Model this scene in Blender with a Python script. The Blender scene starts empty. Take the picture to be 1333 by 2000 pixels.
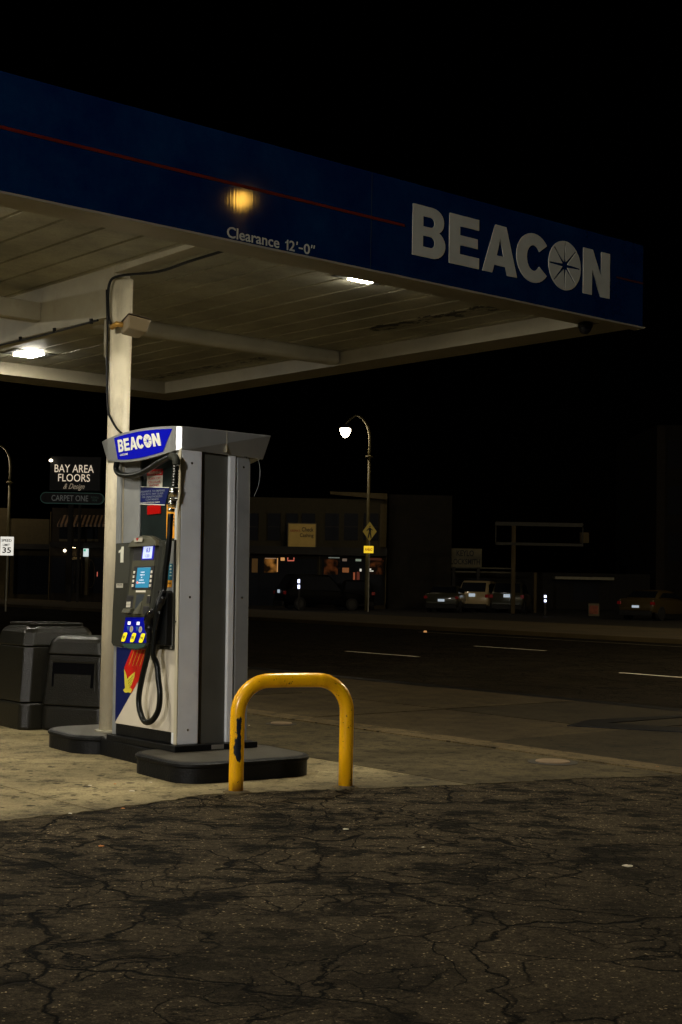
import bpy, bmesh, math, random
from mathutils import Vector, Matrix
random.seed(7)
R = math.radians
PI = math.pi

# ------------------------------------------------------------------ camera
F, PITCH, ROLL, EYE = 2748.66, 0.05, 0.0195, 1.3323
sc = bpy.context.scene
COL = sc.collection
fw = Vector((0, math.cos(PITCH), math.sin(PITCH)))
up0 = Vector((0, -math.sin(PITCH), math.cos(PITCH)))
x0 = Vector((1, 0, 0))
rt = x0 * math.cos(ROLL) + up0 * math.sin(ROLL)
up = -x0 * math.sin(ROLL) + up0 * math.cos(ROLL)
cam = bpy.data.objects.new("camera", bpy.data.cameras.new("camera"))
COL.objects.link(cam)
m3 = Matrix((rt, up, -fw)).transposed()
cam.matrix_world = Matrix.Translation((0, 0, EYE)) @ m3.to_4x4()
cam.data.sensor_fit = 'VERTICAL'
cam.data.sensor_height = 36
cam.data.lens = F / 2000 * 36
cam.data.clip_end = 2000
sc.camera = cam

# ------------------------------------------------------------------ night sky
w = bpy.data.worlds.new("World"); sc.world = w; w.use_nodes = True
wn = w.node_tree.nodes; wl = w.node_tree.links
sky = wn.new("ShaderNodeTexSky"); sky.sky_type = 'NISHITA'; sky.sun_disc = False
sky.sun_elevation = R(-6); sky.sun_rotation = R(60)
wl.new(sky.outputs[0], wn["Background"].inputs[0])
wn["Background"].inputs[1].default_value = 0.006
sc.view_settings.view_transform = 'Standard'
sc.view_settings.look = 'None'
sc.view_settings.exposure = 0
sc.view_settings.gamma = 1
sc.cycles.use_denoising = True
sc.cycles.sample_clamp_indirect = 8
LAMP = 370        # canopy lamps
FLOOD = 2150      # yard flood light behind the camera
ROADL = 1100       # street lamp beyond the right edge
SODIUM = 34       # kerbside lamp beyond the frame, mirrored in the fascia
STREET = 55      # lamp across the road

# ------------------------------------------------------------------ frames
A = 0.70363
E1 = Vector((math.cos(A), math.sin(A), 0)); E2 = Vector((-math.sin(A), math.cos(A), 0))
CC = Vector((2.6594, 12.4549, 0))
def E(a, b, z=0.0):
    return CC + E1 * a + E2 * b + Vector((0, 0, z))
def ray(px, py):
    return rt * ((px - 666.5) / F) + up * ((1000 - py) / F) + fw
def at(px, py, Y):
    d = ray(px, py); t = Y / d.y
    return Vector((0, 0, EYE)) + d * t
def gnd(px, py, z=0.0):
    d = ray(px, py); t = (z - EYE) / d.z
    return Vector((0, 0, EYE)) + d * t

# ------------------------------------------------------------------ helpers
def mat(name, col, rough=.6, metal=0., vary=0., vscale=6., bump=0., bscale=40., emit=0., ecol=None,
        stretch=None, coat=0., spec=None, dirt=0., dscale=3., dcol=(.02, .017, .012)):
    m = bpy.data.materials.new(name); m.use_nodes = True
    n = m.node_tree.nodes; l = m.node_tree.links; b = n["Principled BSDF"]
    b.inputs["Base Color"].default_value = (*col, 1)
    b.inputs["Roughness"].default_value = rough
    b.inputs["Metallic"].default_value = metal
    if coat: b.inputs["Coat Weight"].default_value = coat; b.inputs["Coat Roughness"].default_value = .08
    if spec is not None: b.inputs["Specular IOR Level"].default_value = spec
    tc = n.new("ShaderNodeTexCoord"); src = tc.outputs["Object"]
    if stretch:
        mp = n.new("ShaderNodeMapping"); mp.inputs["Scale"].default_value = stretch
        l.new(src, mp.inputs[0]); src = mp.outputs[0]
    cs = None
    if vary:
        t = n.new("ShaderNodeTexNoise"); t.inputs["Scale"].default_value = vscale; t.inputs["Detail"].default_value = 6
        l.new(src, t.inputs["Vector"])
        r = n.new("ShaderNodeMapRange"); r.inputs[1].default_value = .3; r.inputs[2].default_value = .7
        r.inputs[3].default_value = 1 - vary; r.inputs[4].default_value = 1 + vary * .7
        l.new(t.outputs[0], r.inputs[0])
        mx = n.new("ShaderNodeVectorMath"); mx.operation = 'SCALE'; mx.inputs[0].default_value = col
        l.new(r.outputs[0], mx.inputs["Scale"]); cs = mx.outputs[0]
    if dirt:
        t = n.new("ShaderNodeTexNoise"); t.inputs["Scale"].default_value = dscale; t.inputs["Detail"].default_value = 9
        t.inputs["Roughness"].default_value = .7
        l.new(src, t.inputs["Vector"])
        r = n.new("ShaderNodeMapRange"); r.inputs[1].default_value = .52; r.inputs[2].default_value = .75
        r.inputs[3].default_value = 0; r.inputs[4].default_value = dirt
        l.new(t.outputs[0], r.inputs[0])
        mx = n.new("ShaderNodeMix"); mx.data_type = 'RGBA'
        if cs: l.new(cs, mx.inputs[6])
        else: mx.inputs[6].default_value = (*col, 1)
        mx.inputs[7].default_value = (*dcol, 1); l.new(r.outputs[0], mx.inputs[0]); cs = mx.outputs[2]
    if cs: l.new(cs, b.inputs["Base Color"])
    if bump:
        t = n.new("ShaderNodeTexNoise"); t.inputs["Scale"].default_value = bscale; t.inputs["Detail"].default_value = 4
        l.new(src, t.inputs["Vector"])
        bp = n.new("ShaderNodeBump"); bp.inputs["Strength"].default_value = bump; bp.inputs["Distance"].default_value = .01
        l.new(t.outputs[0], bp.inputs["Height"]); l.new(bp.outputs[0], b.inputs["Normal"])
    if emit:
        b.inputs["Emission Color"].default_value = (*(ecol or col), 1)
        b.inputs["Emission Strength"].default_value = emit
    return m

class MB:
    """collects shapes into one mesh object"""
    def __init__(s): s.bm = bmesh.new()
    def face(s, pts):
        vs = [s.bm.verts.new(p) for p in pts]
        try: return s.bm.faces.new(vs)
        except ValueError: return None
    def box(s, a, b, M=None):
        x0_, y0_, z0_ = a; x1_, y1_, z1_ = b
        c = [Vector(p) for p in ((x0_, y0_, z0_), (x1_, y0_, z0_), (x1_, y1_, z0_), (x0_, y1_, z0_), (x0_, y0_, z1_), (x1_, y0_, z1_), (x1_, y1_, z1_), (x0_, y1_, z1_))]
        return s.hexa(c, M)
    def hexa(s, c, M=None):
        if M: c = [M @ Vector(p) for p in c]
        v = [s.bm.verts.new(p) for p in c]
        for f in ((0, 3, 2, 1), (4, 5, 6, 7), (0, 1, 5, 4), (1, 2, 6, 5), (2, 3, 7, 6), (3, 0, 4, 7)):
            s.bm.faces.new([v[i] for i in f])
        return s
    def loft(s, rings, cap=True, closed=True):
        rv = [[s.bm.verts.new(p) for p in r] for r in rings]
        n = len(rv[0])
        for a, b in zip(rv, rv[1:]):
            for i in range(n if closed else n - 1):
                j = (i + 1) % n
                s.bm.faces.new((a[i], a[j], b[j], b[i]))
        if cap and closed:
            s.bm.faces.new(list(reversed(rv[0]))); s.bm.faces.new(rv[-1])
        return s
    def tube(s, pts, r, n=12, cap=True):
        pts = [Vector(p) for p in pts]; rings = []
        rr = r if isinstance(r, (list, tuple)) else [r] * len(pts)
        prev = None
        for i, p in enumerate(pts):
            t = (pts[min(i + 1, len(pts) - 1)] - pts[max(i - 1, 0)]).normalized()
            if prev is None:
                u = t.orthogonal().normalized()
            else:
                u = (prev - t * prev.dot(t)).normalized()
            prev = u; v = t.cross(u)
            rings.append([p + (u * math.cos(a) + v * math.sin(a)) * rr[i] for a in [2 * PI * k / n for k in range(n)]])
        return s.loft(rings, cap)
    def lathe(s, prof, c=(0, 0, 0), n=24):
        c = Vector(c)
        return s.loft([[c + Vector((max(r, .0005) * math.cos(2 * PI * k / n), max(r, .0005) * math.sin(2 * PI * k / n), z)) for k in range(n)] for r, z in prof])
    def prism(s, pts, z0_, z1_):
        return s.loft([[Vector((p[0], p[1], z0_)) for p in pts], [Vector((p[0], p[1], z1_)) for p in pts]])
    def build(s, name, m, parent=None, smooth=False, bevel=0., seg=2, **tags):
        bmesh.ops.recalc_face_normals(s.bm, faces=s.bm.faces)
        me = bpy.data.meshes.new(name); s.bm.to_mesh(me); s.bm.free()
        return link(name, me, m, parent, smooth, bevel, seg, **tags)

def link(name, me, m, parent=None, smooth=False, bevel=0., seg=2, **tags):
    o = bpy.data.objects.new(name, me); COL.objects.link(o)
    if m: me.materials.append(m)
    if smooth:
        for p in me.polygons: p.use_smooth = True
    if bevel:
        b = o.modifiers.new("bevel", 'BEVEL'); b.width = bevel; b.segments = seg; b.limit_method = 'ANGLE'; b.angle_limit = R(35)
    if parent: o.parent = parent
    for k, v in tags.items(): o[k] = v
    return o
def thing(name, label, cat, loc=(0, 0, 0), rz=0., group=None):
    o = bpy.data.objects.new(name, None); COL.objects.link(o)
    o.location = loc; o.rotation_euler = (0, 0, rz); o["label"] = label; o["category"] = cat
    if group: o["group"] = group
    return o
def tag(o, label, cat, group=None):
    o["label"] = label; o["category"] = cat
    if group: o["group"] = group
    return o
def dup(root, loc, rz=None, label=None):
    r = root.copy(); COL.objects.link(r); r.location = loc
    if rz is not None: r.rotation_euler[2] = rz
    if label: r["label"] = label
    for ch in list(root.children):
        c = ch.copy(); COL.objects.link(c); c.parent = r
        for g in ch.children:
            d = g.copy(); COL.objects.link(d); d.parent = c
    return r
def smooth_path(pts, k=6):
    P = [Vector(p) for p in pts]; P = [2 * P[0] - P[1]] + P + [2 * P[-1] - P[-2]]; out = []
    for i in range(1, len(P) - 2):
        for j in range(k):
            t = j / k; a, b, c, d = P[i - 1:i + 3]
            out.append(.5 * ((2 * b) + (c - a) * t + (2 * a - 5 * b + 4 * c - d) * t * t + (3 * b - a - 3 * c + d) * t ** 3))
    out.append(P[-2]); return out

# text: mesh laid on a plane given by origin (lower-left), right and up vectors, normal
def flat(me_src, name, o, r, u, nrm, m, parent, W=None, Hh=None, warp=None, **tags):
    vs = [v.co.copy() for v in me_src.vertices]
    xa = min(v.x for v in vs); xb = max(v.x for v in vs); ya = min(v.y for v in vs); yb = max(v.y for v in vs)
    sx = W / (xb - xa) if W else None; sy = Hh / (yb - ya) if Hh else None
    if sx is None: sx = sy
    if sy is None: sy = sx
    for v, c in zip(me_src.vertices, vs):
        x = (c.x - xa) * sx; y = (c.y - ya) * sy
        v.co = warp(x, y, c.z) if warp else Vector(o) + Vector(r) * x + Vector(u) * y + Vector(nrm) * c.z
    me_src.update()
    return link(name, me_src, m, parent, **tags)
def curve_mesh(cu):
    o = bpy.data.objects.new("tmp", cu); COL.objects.link(o)
    dg = bpy.context.evaluated_depsgraph_get(); dg.update()
    me = bpy.data.meshes.new_from_object(o.evaluated_get(dg))
    bpy.data.objects.remove(o); bpy.data.curves.remove(cu)
    return me
def text_mesh(body, ext=.0015, off=0., shear=0., lead=1., align='CENTER'):
    cu = bpy.data.curves.new("t", 'FONT'); cu.body = body; cu.size = 1; cu.extrude = ext; cu.offset = off
    cu.shear = shear; cu.space_line = lead; cu.align_x = align; cu.resolution_u = 3
    return curve_mesh(cu)
def poly_mesh(splines, ext=.002):
    cu = bpy.data.curves.new("p", 'CURVE'); cu.dimensions = '2D'; cu.fill_mode = 'BOTH'; cu.extrude = ext
    for pts in splines:
        sp = cu.splines.new('POLY'); sp.points.add(len(pts) - 1)
        for q_, p in zip(sp.points, pts): q_.co = (p[0], p[1], 0, 1)
        sp.use_cyclic_u = True
    return curve_mesh(cu)
def arc(cx, cy, rx, ry, a0, a1, n=10):
    return [(cx + rx * math.cos(R(a0 + (a1 - a0) * i / n)), cy + ry * math.sin(R(a0 + (a1 - a0) * i / n))) for i in range(n + 1)]
def beacon_glyphs():
    B = [[(0, 0), (0, 1)] + arc(.52, .74, .31, .26, 90, -55) + arc(.53, .285, .34, .285, 50, -90),
         [(.27, .6), (.27, .8)] + arc(.47, .70, .11, .10, 90, -90), [(.27, .2), (.27, .42)] + arc(.47, .31, .12, .11, 90, -90)]
    Eg = [[(0, 0), (0, 1), (.82, 1), (.82, .78), (.29, .78), (.29, .6), (.79, .6), (.79, .4), (.29, .4), (.29, .22), (.83, .22), (.83, 0)]]
    Ag = [[(0, 0), (.36, 1), (.68, 1), (1.02, 0), (.73, 0), (.67, .17), (.34, .17), (.28, 0)], [(.405, .37), (.615, .37), (.51, .73)]]
    Cg = [arc(.47, .5, .47, .52, 38, 322, 28) + arc(.47, .5, .19, .27, 325, 35, 20)]
    st = []
    for i in range(8):
        for da, r_ in ((-22.5, .17), (-6, .45), (-1.6, .96), (1.6, .96), (6, .45)):
            a_ = 90 + 45 * i + da
            st.append((.515 + .515 * r_ * math.cos(R(a_)), .5 + .53 * r_ * math.sin(R(a_))))
    Og = [arc(.515, .5, .515, .53, 0, 360, 40)[:-1], st]
    Ng = [[(0, 0), (0, 1), (.3, 1), (.58, .43), (.58, 1), (.86, 1), (.86, 0), (.56, 0), (.28, .56), (.28, 0)]]
    xs = [-2.83, -2.437, -2.063, -1.667, -1.273, -.829]; x1 = [-2.482, -2.105, -1.658, -1.297, -.864, -.475]
    out = []
    for g, a, b in zip((B, Eg, Ag, Cg, Og, Ng), xs, x1):
        gw = max(p[0] for s_ in g for p in s_)
        out.append([[(a + p[0] / gw * (b - a), .182 + .395 * p[1]) for p in s_] for s_ in g])
    return out

# ------------------------------------------------------------------ materials
def asphalt(name, base=.05, stain=True):
    m = bpy.data.materials.new(name); m.use_nodes = True
    n = m.node_tree.nodes; l = m.node_tree.links; b = n["Principled BSDF"]
    tc = n.new("ShaderNodeTexCoord"); P = tc.outputs["Object"]
    def noise(s, d=5, r=.6, v=P):
        t = n.new("ShaderNodeTexNoise"); t.inputs["Scale"].default_value = s; t.inputs["Detail"].default_value = d; t.inputs["Roughness"].default_value = r
        l.new(v, t.inputs["Vector"]); return t
    def rng(o, a, b_, c, d):
        r = n.new("ShaderNodeMapRange"); l.new(o, r.inputs[0])
        for i, v in zip((1, 2, 3, 4), (a, b_, c, d)): r.inputs[i].default_value = v
        return r.outputs[0]
    def math_(op, a, b_):
        t = n.new("ShaderNodeMath"); t.operation = op
        for i, v in enumerate((a, b_)):
            if isinstance(v, (int, float)): t.inputs[i].default_value = v
            else: l.new(v, t.inputs[i])
        return t.outputs[0]
    # aggregate: pale chips in dark binder
    vo = n.new("ShaderNodeTexVoronoi"); vo.inputs["Scale"].default_value = 130; l.new(P, vo.inputs["Vector"])
    sep = n.new("ShaderNodeSeparateColor"); l.new(vo.outputs["Color"], sep.inputs[0])
    chip = math_('ADD', rng(sep.outputs[0], .2, 1, .7, 1.25), rng(sep.outputs[1], .968, 1, 0, 5.5))
    fine = rng(noise(170, 5, .9).outputs[0], .35, .65, .35, 1.8)
    mid = rng(noise(26, 8, .85).outputs[0], .35, .65, .35, 1.7)
    big = rng(noise(1.1, 6, .65).outputs[0], .35, .65, .62, 1.3)
    val = math_('MULTIPLY', math_('MULTIPLY', chip, fine), math_('MULTIPLY', mid, big))
    # cracks
    wn_ = noise(1.1, 3, .6)
    va = n.new("ShaderNodeVectorMath"); va.operation = 'MULTIPLY_ADD'; l.new(wn_.outputs["Color"], va.inputs[0])
    va.inputs[1].default_value = (.9, .9, 0); l.new(P, va.inputs[2])
    wn2 = noise(7, 6, .7)
    vb = n.new("ShaderNodeVectorMath"); vb.operation = 'MULTIPLY_ADD'; l.new(wn2.outputs["Color"], vb.inputs[0])
    vb.inputs[1].default_value = (.13, .13, 0); l.new(va.outputs[0], vb.inputs[2])
    def crack(scale, wid, mask_scale, lo, hi):
        c = n.new("ShaderNodeTexVoronoi"); c.feature = 'DISTANCE_TO_EDGE'; c.inputs["Scale"].default_value = scale
        l.new(vb.outputs[0], c.inputs["Vector"])
        k = rng(c.outputs["Distance"], wid * .35, wid, 1, 0)
        mk = rng(noise(mask_scale, 3).outputs[0], lo, hi, 0, 1)
        return math_('MULTIPLY', k, mk)
    ck = math_('MAXIMUM', math_('MAXIMUM', crack(.75, .008, .6, .34, .40), crack(1.7, .014, .5, .42, .48)), crack(4.4, .026, .8, .48, .54))
    dark = math_('MULTIPLY', ck, .95)
    if stain:
        s1 = n.new("ShaderNodeMapping"); s1.inputs["Scale"].default_value = (1, 1.5, 1); s1.inputs["Rotation"].default_value = (0, 0, .4); l.new(P, s1.inputs[0])
        st = rng(noise(2.6, 10, .76, s1.outputs[0]).outputs[0], .49, .56, 0, .88)
        dp = n.new("ShaderNodeVectorMath"); dp.operation = 'DOT_PRODUCT'; l.new(P, dp.inputs[0]); dp.inputs[1].default_value = E2
        o_ = CC.dot(E2)
        zone = math_('MAXIMUM', rng(dp.outputs["Value"], o_ - 4.7, o_ - 3.0, .22, 1), rng(noise(.42, 2).outputs[0], .45, .58, 0, 1))
        st = math_('MULTIPLY', st, zone)
        dark = math_('MAXIMUM', dark, st)
    val = math_('MULTIPLY', val, math_('SUBTRACT', 1, dark))
    vm = n.new("ShaderNodeVectorMath"); vm.operation = 'SCALE'; vm.inputs[0].default_value = (base * 1.08, base * .84, base * .48)
    l.new(val, vm.inputs["Scale"]); l.new(vm.outputs[0], b.inputs["Base Color"])
    b.inputs["Roughness"].default_value = .9; b.inputs["Specular IOR Level"].default_value = .06
    h = math_('SUBTRACT', math_('ADD', math_('MULTIPLY', sep.outputs[0], .35), noise(60, 5, .7).outputs[0]), math_('MULTIPLY', ck, 2.2))
    bp = n.new("ShaderNodeBump"); bp.inputs["Strength"].default_value = 1; bp.inputs["Distance"].default_value = .012
    l.new(h, bp.inputs["Height"]); l.new(bp.outputs[0], b.inputs["Normal"])
    return m
def concrete(name, base=(.30, .265, .20), spots=True, stain=.5, edge=False):
    m = bpy.data.materials.new(name); m.use_nodes = True
    n = m.node_tree.nodes; l = m.node_tree.links; b = n["Principled BSDF"]
    tc = n.new("ShaderNodeTexCoord"); P = tc.outputs["Object"]
    def noise(s, d=5, r=.6):
        t = n.new("ShaderNodeTexNoise"); t.inputs["Scale"].default_value = s; t.inputs["Detail"].default_value = d; t.inputs["Roughness"].default_value = r
        l.new(P, t.inputs["Vector"]); return t.outputs[0]
    def rng(o, a, b_, c, d):
        r = n.new("ShaderNodeMapRange"); l.new(o, r.inputs[0])
        for i, v in zip((1, 2, 3, 4), (a, b_, c, d)): r.inputs[i].default_value = v
        return r.outputs[0]
    def mul(a, b_):
        t = n.new("ShaderNodeMath"); t.operation = 'MULTIPLY'; l.new(a, t.inputs[0]); l.new(b_, t.inputs[1]); return t.outputs[0]
    v = mul(rng(noise(1.1, 9, .75), .34, .66, .55, 1.25), rng(noise(70, 5, .8), .3, .7, .6, 1.35))
    v = mul(v, rng(noise(4.5, 10, .82), .48, .66, 1, 1 - stain))
    if edge:   # tyre dirt tracked over the slab edge
        dp = n.new("ShaderNodeVectorMath"); dp.operation = 'DOT_PRODUCT'; l.new(P, dp.inputs[0]); dp.inputs[1].default_value = E2
        ad = n.new("ShaderNodeMath"); ad.operation = 'MULTIPLY_ADD'; l.new(noise(2.2, 9, .75), ad.inputs[0]); ad.inputs[1].default_value = -1.9; l.new(dp.outputs["Value"], ad.inputs[2])
        o_ = CC.dot(E2); v = mul(v, rng(ad.outputs[0], o_ - 1.75, o_ - 1.25, .38, 1))
    if spots:
        for s, thr in ((4.5, .055), (9, .06)):
            vo = n.new("ShaderNodeTexVoronoi"); vo.inputs["Scale"].default_value = s; l.new(P, vo.inputs["Vector"])
            nz = noise(30, 2)
            ad = n.new("ShaderNodeMath"); ad.operation = 'MULTIPLY_ADD'; l.new(nz, ad.inputs[0]); ad.inputs[1].default_value = .12; l.new(vo.outputs["Distance"], ad.inputs[2])
            v = mul(v, rng(ad.outputs[0], .12 + thr, .15 + thr, .28, 1))
    vm = n.new("ShaderNodeVectorMath"); vm.operation = 'SCALE'; vm.inputs[0].default_value = base
    l.new(v, vm.inputs["Scale"]); l.new(vm.outputs[0], b.inputs["Base Color"])
    b.inputs["Roughness"].default_value = .85; b.inputs["Specular IOR Level"].default_value = .12
    bp = n.new("ShaderNodeBump"); bp.inputs["Strength"].default_value = .45; bp.inputs["Distance"].default_value = .004
    l.new(noise(55, 6, .7), bp.inputs["Height"]); l.new(bp.outputs[0], b.inputs["Normal"])
    return m

M = {}
M['asphalt'] = asphalt('forecourt asphalt', .056)
M['road'] = asphalt('road asphalt', .014, False)
M['conc'] = concrete('pale pad concrete', (.30, .245, .130), True, .82, True)
M['conc2'] = concrete('worn apron concrete', (.080, .063, .030), True, .9)
M['conc3'] = concrete('pavement concrete', (.058, .043, .020), False, .6)
M['conc3b'] = concrete('darker pavement concrete', (.034, .026, .012), True, .7)
M['conc4'] = concrete('gutter concrete', (.125, .093, .044), True, .85)
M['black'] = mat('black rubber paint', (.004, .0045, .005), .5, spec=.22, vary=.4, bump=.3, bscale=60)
M['cream'] = mat('cream painted steel', (.66, .59, .43), .5, vary=.28, vscale=3.5, dirt=.7, dscale=4, dcol=(.22, .18, .13), bump=.15, bscale=25, stretch=(1, 1, .35))
M['soffit'] = mat('soffit steel sheet', (.26, .24, .185), .55, vary=.14, vscale=1.2, dirt=.3, dscale=3)
M['beam'] = mat('aged cream beam', (.34, .31, .225), .55, vary=.15, vscale=3, dirt=.35, dscale=5, dcol=(.15, .1, .05))
M['trim'] = mat('pale trim steel', (.25, .225, .165), .5, vary=.15, vscale=2.5, dirt=.3, dscale=5)
M['blue'] = mat('glossy dark blue panel', (.003, .014, .042), .036, bump=.008, bscale=9, stretch=(8, 1, .15))
def blotch(m, c1, c2, sc_):
    n = m.node_tree.nodes; l = m.node_tree.links
    tc = n.new("ShaderNodeTexCoord"); t = n.new("ShaderNodeTexNoise"); t.inputs["Scale"].default_value = sc_; t.inputs["Detail"].default_value = 10; t.inputs["Roughness"].default_value = .75
    l.new(tc.outputs["Object"], t.inputs["Vector"]); r = n.new("ShaderNodeMapRange"); r.inputs[1].default_value = .40; r.inputs[2].default_value = .66
    l.new(t.outputs[0], r.inputs[0]); x = n.new("ShaderNodeMix"); x.data_type = 'RGBA'; x.inputs[6].default_value = (*c1, 1); x.inputs[7].default_value = (*c2, 1)
    l.new(r.outputs[0], x.inputs[0]); l.new(x.outputs[2], n["Principled BSDF"].inputs["Base Color"])
blotch(M['blue'], (.001, .009, .050), (.003, .022, .072), 2.2)
M['redline'] = mat('red stripe vinyl', (.10, .007, .004), .4, vary=.3, vscale=8)
M['white'] = mat('white vinyl', (.72, .72, .62), .5, vary=.05)
M['dull'] = mat('weathered white letter vinyl', (.42, .42, .35), .5, vary=.1)
M['silver'] = mat('satin aluminium', (.42, .43, .42), .34, .75, vary=.08, vscale=5, bump=.05, bscale=60, stretch=(1, 1, .05))
M['silver_paint'] = mat('silver grey paint', (.80, .83, .86), .30, .12, vary=.07, vscale=4, dirt=.15)
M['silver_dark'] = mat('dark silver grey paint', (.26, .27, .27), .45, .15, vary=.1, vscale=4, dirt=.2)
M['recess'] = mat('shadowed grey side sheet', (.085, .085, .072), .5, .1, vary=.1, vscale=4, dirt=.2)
M['panel_grey'] = mat('charcoal moulded plastic', (.030, .031, .024), .6, spec=.14, vary=.12, bump=.1, bscale=120)
M['console'] = mat('olive grey moulded plastic', (.068, .066, .043), .55, spec=.2, vary=.1, bump=.08, bscale=120)
M['gloss_black'] = mat('gloss black rubber', (.004, .004, .005), .25, spec=.35, bump=.15, bscale=50)
M['hose'] = mat('black hose rubber', (.003, .004, .004), .34, spec=.25, bump=.1, bscale=80)
M['chrome'] = mat('worn chrome', (.65, .64, .6), .18, 1., vary=.2, vscale=30)
M['sticker_red'] = mat('red sticker', (.35, .006, .005), .5, spec=.2)
M['royal'] = mat('royal blue graphic', (.002, .004, .40), .6, spec=.03)
M['navy'] = mat('navy sticker', (.004, .010, .085), .5, spec=.12)
M['paper'] = mat('off white sticker', (.45, .43, .36), .55, vary=.1, vscale=40)
M['orange'] = mat('orange notice', (.80, .33, .01), .45)
M['yellow'] = mat('safety yellow gloss paint', (.93, .47, .004), .27, vary=.08, vscale=5, dirt=.22, dscale=9, dcol=(.3, .12, .01), bump=.06, bscale=12)
M['btn'] = mat('bright yellow key', (.95, .80, .02), .35, emit=.35)
M['gold'] = mat('gold eagle ink', (.72, .62, .05), .4)
M['gold_dk'] = mat('dark gold ink', (.33, .24, .02), .4)
M['red'] = mat('bright red panel', (.62, .012, .008), .3)
M['panel_white'] = mat('white enamel panel', (.68, .62, .50), .3, vary=.04)
M['screen'] = mat('lit teal screen', (.02, .12, .2), .2, emit=.55, ecol=(.05, .33, .55))
M['lcd'] = mat('lit lcd', (.3, .35, .5), .3, emit=.85, ecol=(.62, .70, 1.))
M['lcd_blue'] = mat('lcd blue edge', (.01, .01, .3), .3, emit=.25, ecol=(.02, .02, .8))
M['key'] = mat('ivory key', (.78, .74, .62), .4)
M['glowwhite'] = mat('lit price tile', (.8, .8, .85), .4, emit=.7)
M['bin'] = mat('dark grey bin plastic', (.008, .0075, .005), .34, spec=.3, vary=.25, vscale=8, bump=.35, bscale=90, dirt=.2)
M['bin_in'] = mat('shaded bin cavity', (.001, .001, .0015), .8, spec=.05)  # near-black colour carries the shade of the bin openings
M['ledlamp'] = mat('lit lamp lens', (1, 1, 1), .5, emit=LAMP, ecol=(1., .93, .76))
M['sodium'] = mat('sodium lamp bowl', (1, .6, .2), .5, emit=SODIUM, ecol=(1., .52, .07))
M['flood'] = mat('lit flood lens', (1, 1, 1), .5, emit=FLOOD, ecol=(1., .95, .88))
M['roadglow'] = mat('lit road lamp bowl', (1, 1, 1), .5, emit=ROADL, ecol=(1., .80, .50))
M['streetglow'] = mat('lit street lamp bowl', (1, 1, 1), .5, emit=STREET, ecol=(1., .82, .58))
M['steel'] = mat('galvanised post steel', (.30, .28, .20), .5, .2, vary=.2)
M['olive_pole'] = mat('olive painted pole', (.13, .11, .04), .5, vary=.2)
M['wood'] = mat('weathered timber', (.085, .06, .022), .8, vary=.3, vscale=10, stretch=(1, 1, .15))
M['stucco'] = mat('tan stucco', (.11, .085, .038), .9, vary=.15, bump=.3, bscale=8)
M['stucco_dk'] = mat('dark stucco', (.03, .023, .014), .9, vary=.2, bump=.3, bscale=8)
M['brick_dk'] = mat('dark brick wall', (.013, .010, .005), .9, vary=.35, vscale=3)
M['ledge'] = mat('dark ledge', (.03, .028, .025), .8)
M['glass_dk'] = mat('dark window glass', (.006, .008, .014), .5, spec=.15)
M['frame_pale'] = mat('pale window frame', (.12, .10, .055), .7, vary=.2)
M['tan_sign'] = mat('tan sign face', (.42, .28, .07), .6, vary=.15, vscale=2, emit=.035, ecol=(.9, .55, .1))
M['sign_dk'] = mat('near black sign face', (.008, .008, .009), .5)
M['lit_letter'] = mat('warm lit sign letters', (.9, .8, .65), .5, emit=.55, ecol=(1., .82, .62))
M['dim_letter'] = mat('dim lit script', (.7, .6, .45), .5, emit=.16, ecol=(1., .8, .55))
M['green_dim'] = mat('dim green sign edging', (.08, .16, .13), .5, emit=.012, ecol=(.3, .8, .7))
M['reflect'] = mat('retroreflective white sheeting', (.85, .85, .8), .6, emit=.75, ecol=(1, .96, .86))  # emission stands in for light the sheeting would send back
M['reflect_y'] = mat('retroreflective yellow sheeting', (.9, .6, .02), .6, emit=.85, ecol=(1., .66, .03))  # glow painted in for the plate's returned light
M['yellow_dim'] = mat('faded yellow sign', (.55, .38, .04), .6, emit=.045, ecol=(1, .7, .12))  # slight emission added; the diamond is no lamp
M['ink'] = mat('black sign ink', (.012, .012, .014), .6)
M['ink_red'] = mat('dark red ink', (.35, .02, .01), .6)
M['glow_o'] = mat('amber lit interior', (.4, .2, .05), .8, emit=.10, ecol=(1., .40, .07))
M['glow_r'] = mat('dim russet interior', (.2, .06, .03), .8, emit=.022, ecol=(1., .26, .06))
def lumpy(m, sc_):
    n = m.node_tree.nodes; l = m.node_tree.links; b = n["Principled BSDF"]
    tc = n.new("ShaderNodeTexCoord"); t = n.new("ShaderNodeTexNoise"); t.inputs["Scale"].default_value = sc_; t.inputs["Detail"].default_value = 5
    l.new(tc.outputs["Object"], t.inputs["Vector"]); r = n.new("ShaderNodeMapRange"); r.inputs[1].default_value = .42; r.inputs[2].default_value = .68
    r.inputs[3].default_value = .03 * b.inputs["Emission Strength"].default_value; r.inputs[4].default_value = 2.4 * b.inputs["Emission Strength"].default_value
    l.new(t.outputs[0], r.inputs[0]); l.new(r.outputs[0], b.inputs["Emission Strength"]); b.inputs["Base Color"].default_value = (.02, .012, .006, 1)
lumpy(M['glow_o'], 2.2); lumpy(M['glow_r'], 2.6)
M['neon_o'] = mat('orange neon', (.2, .1, .05), .5, emit=.5, ecol=(1., .48, .16))
M['neon_r'] = mat('red neon', (.9, .3, .2), .5, emit=.45, ecol=(1., .22, .14))
M['glow_w'] = mat('lit white board', (.8, .8, .75), .5, emit=.6, ecol=(1., .95, .8))
M['bluewhite'] = mat('blue white led', (.7, .75, 1), .5, emit=3., ecol=(.65, .7, 1.))
M['warmspot'] = mat('warm lit bulb', (1, .9, .7), .5, emit=3., ecol=(1, .85, .6))
M['mark'] = mat('worn road paint', (.85, .8, .66), .8, vary=.15, vscale=9, dirt=.2, dscale=14)
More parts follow.
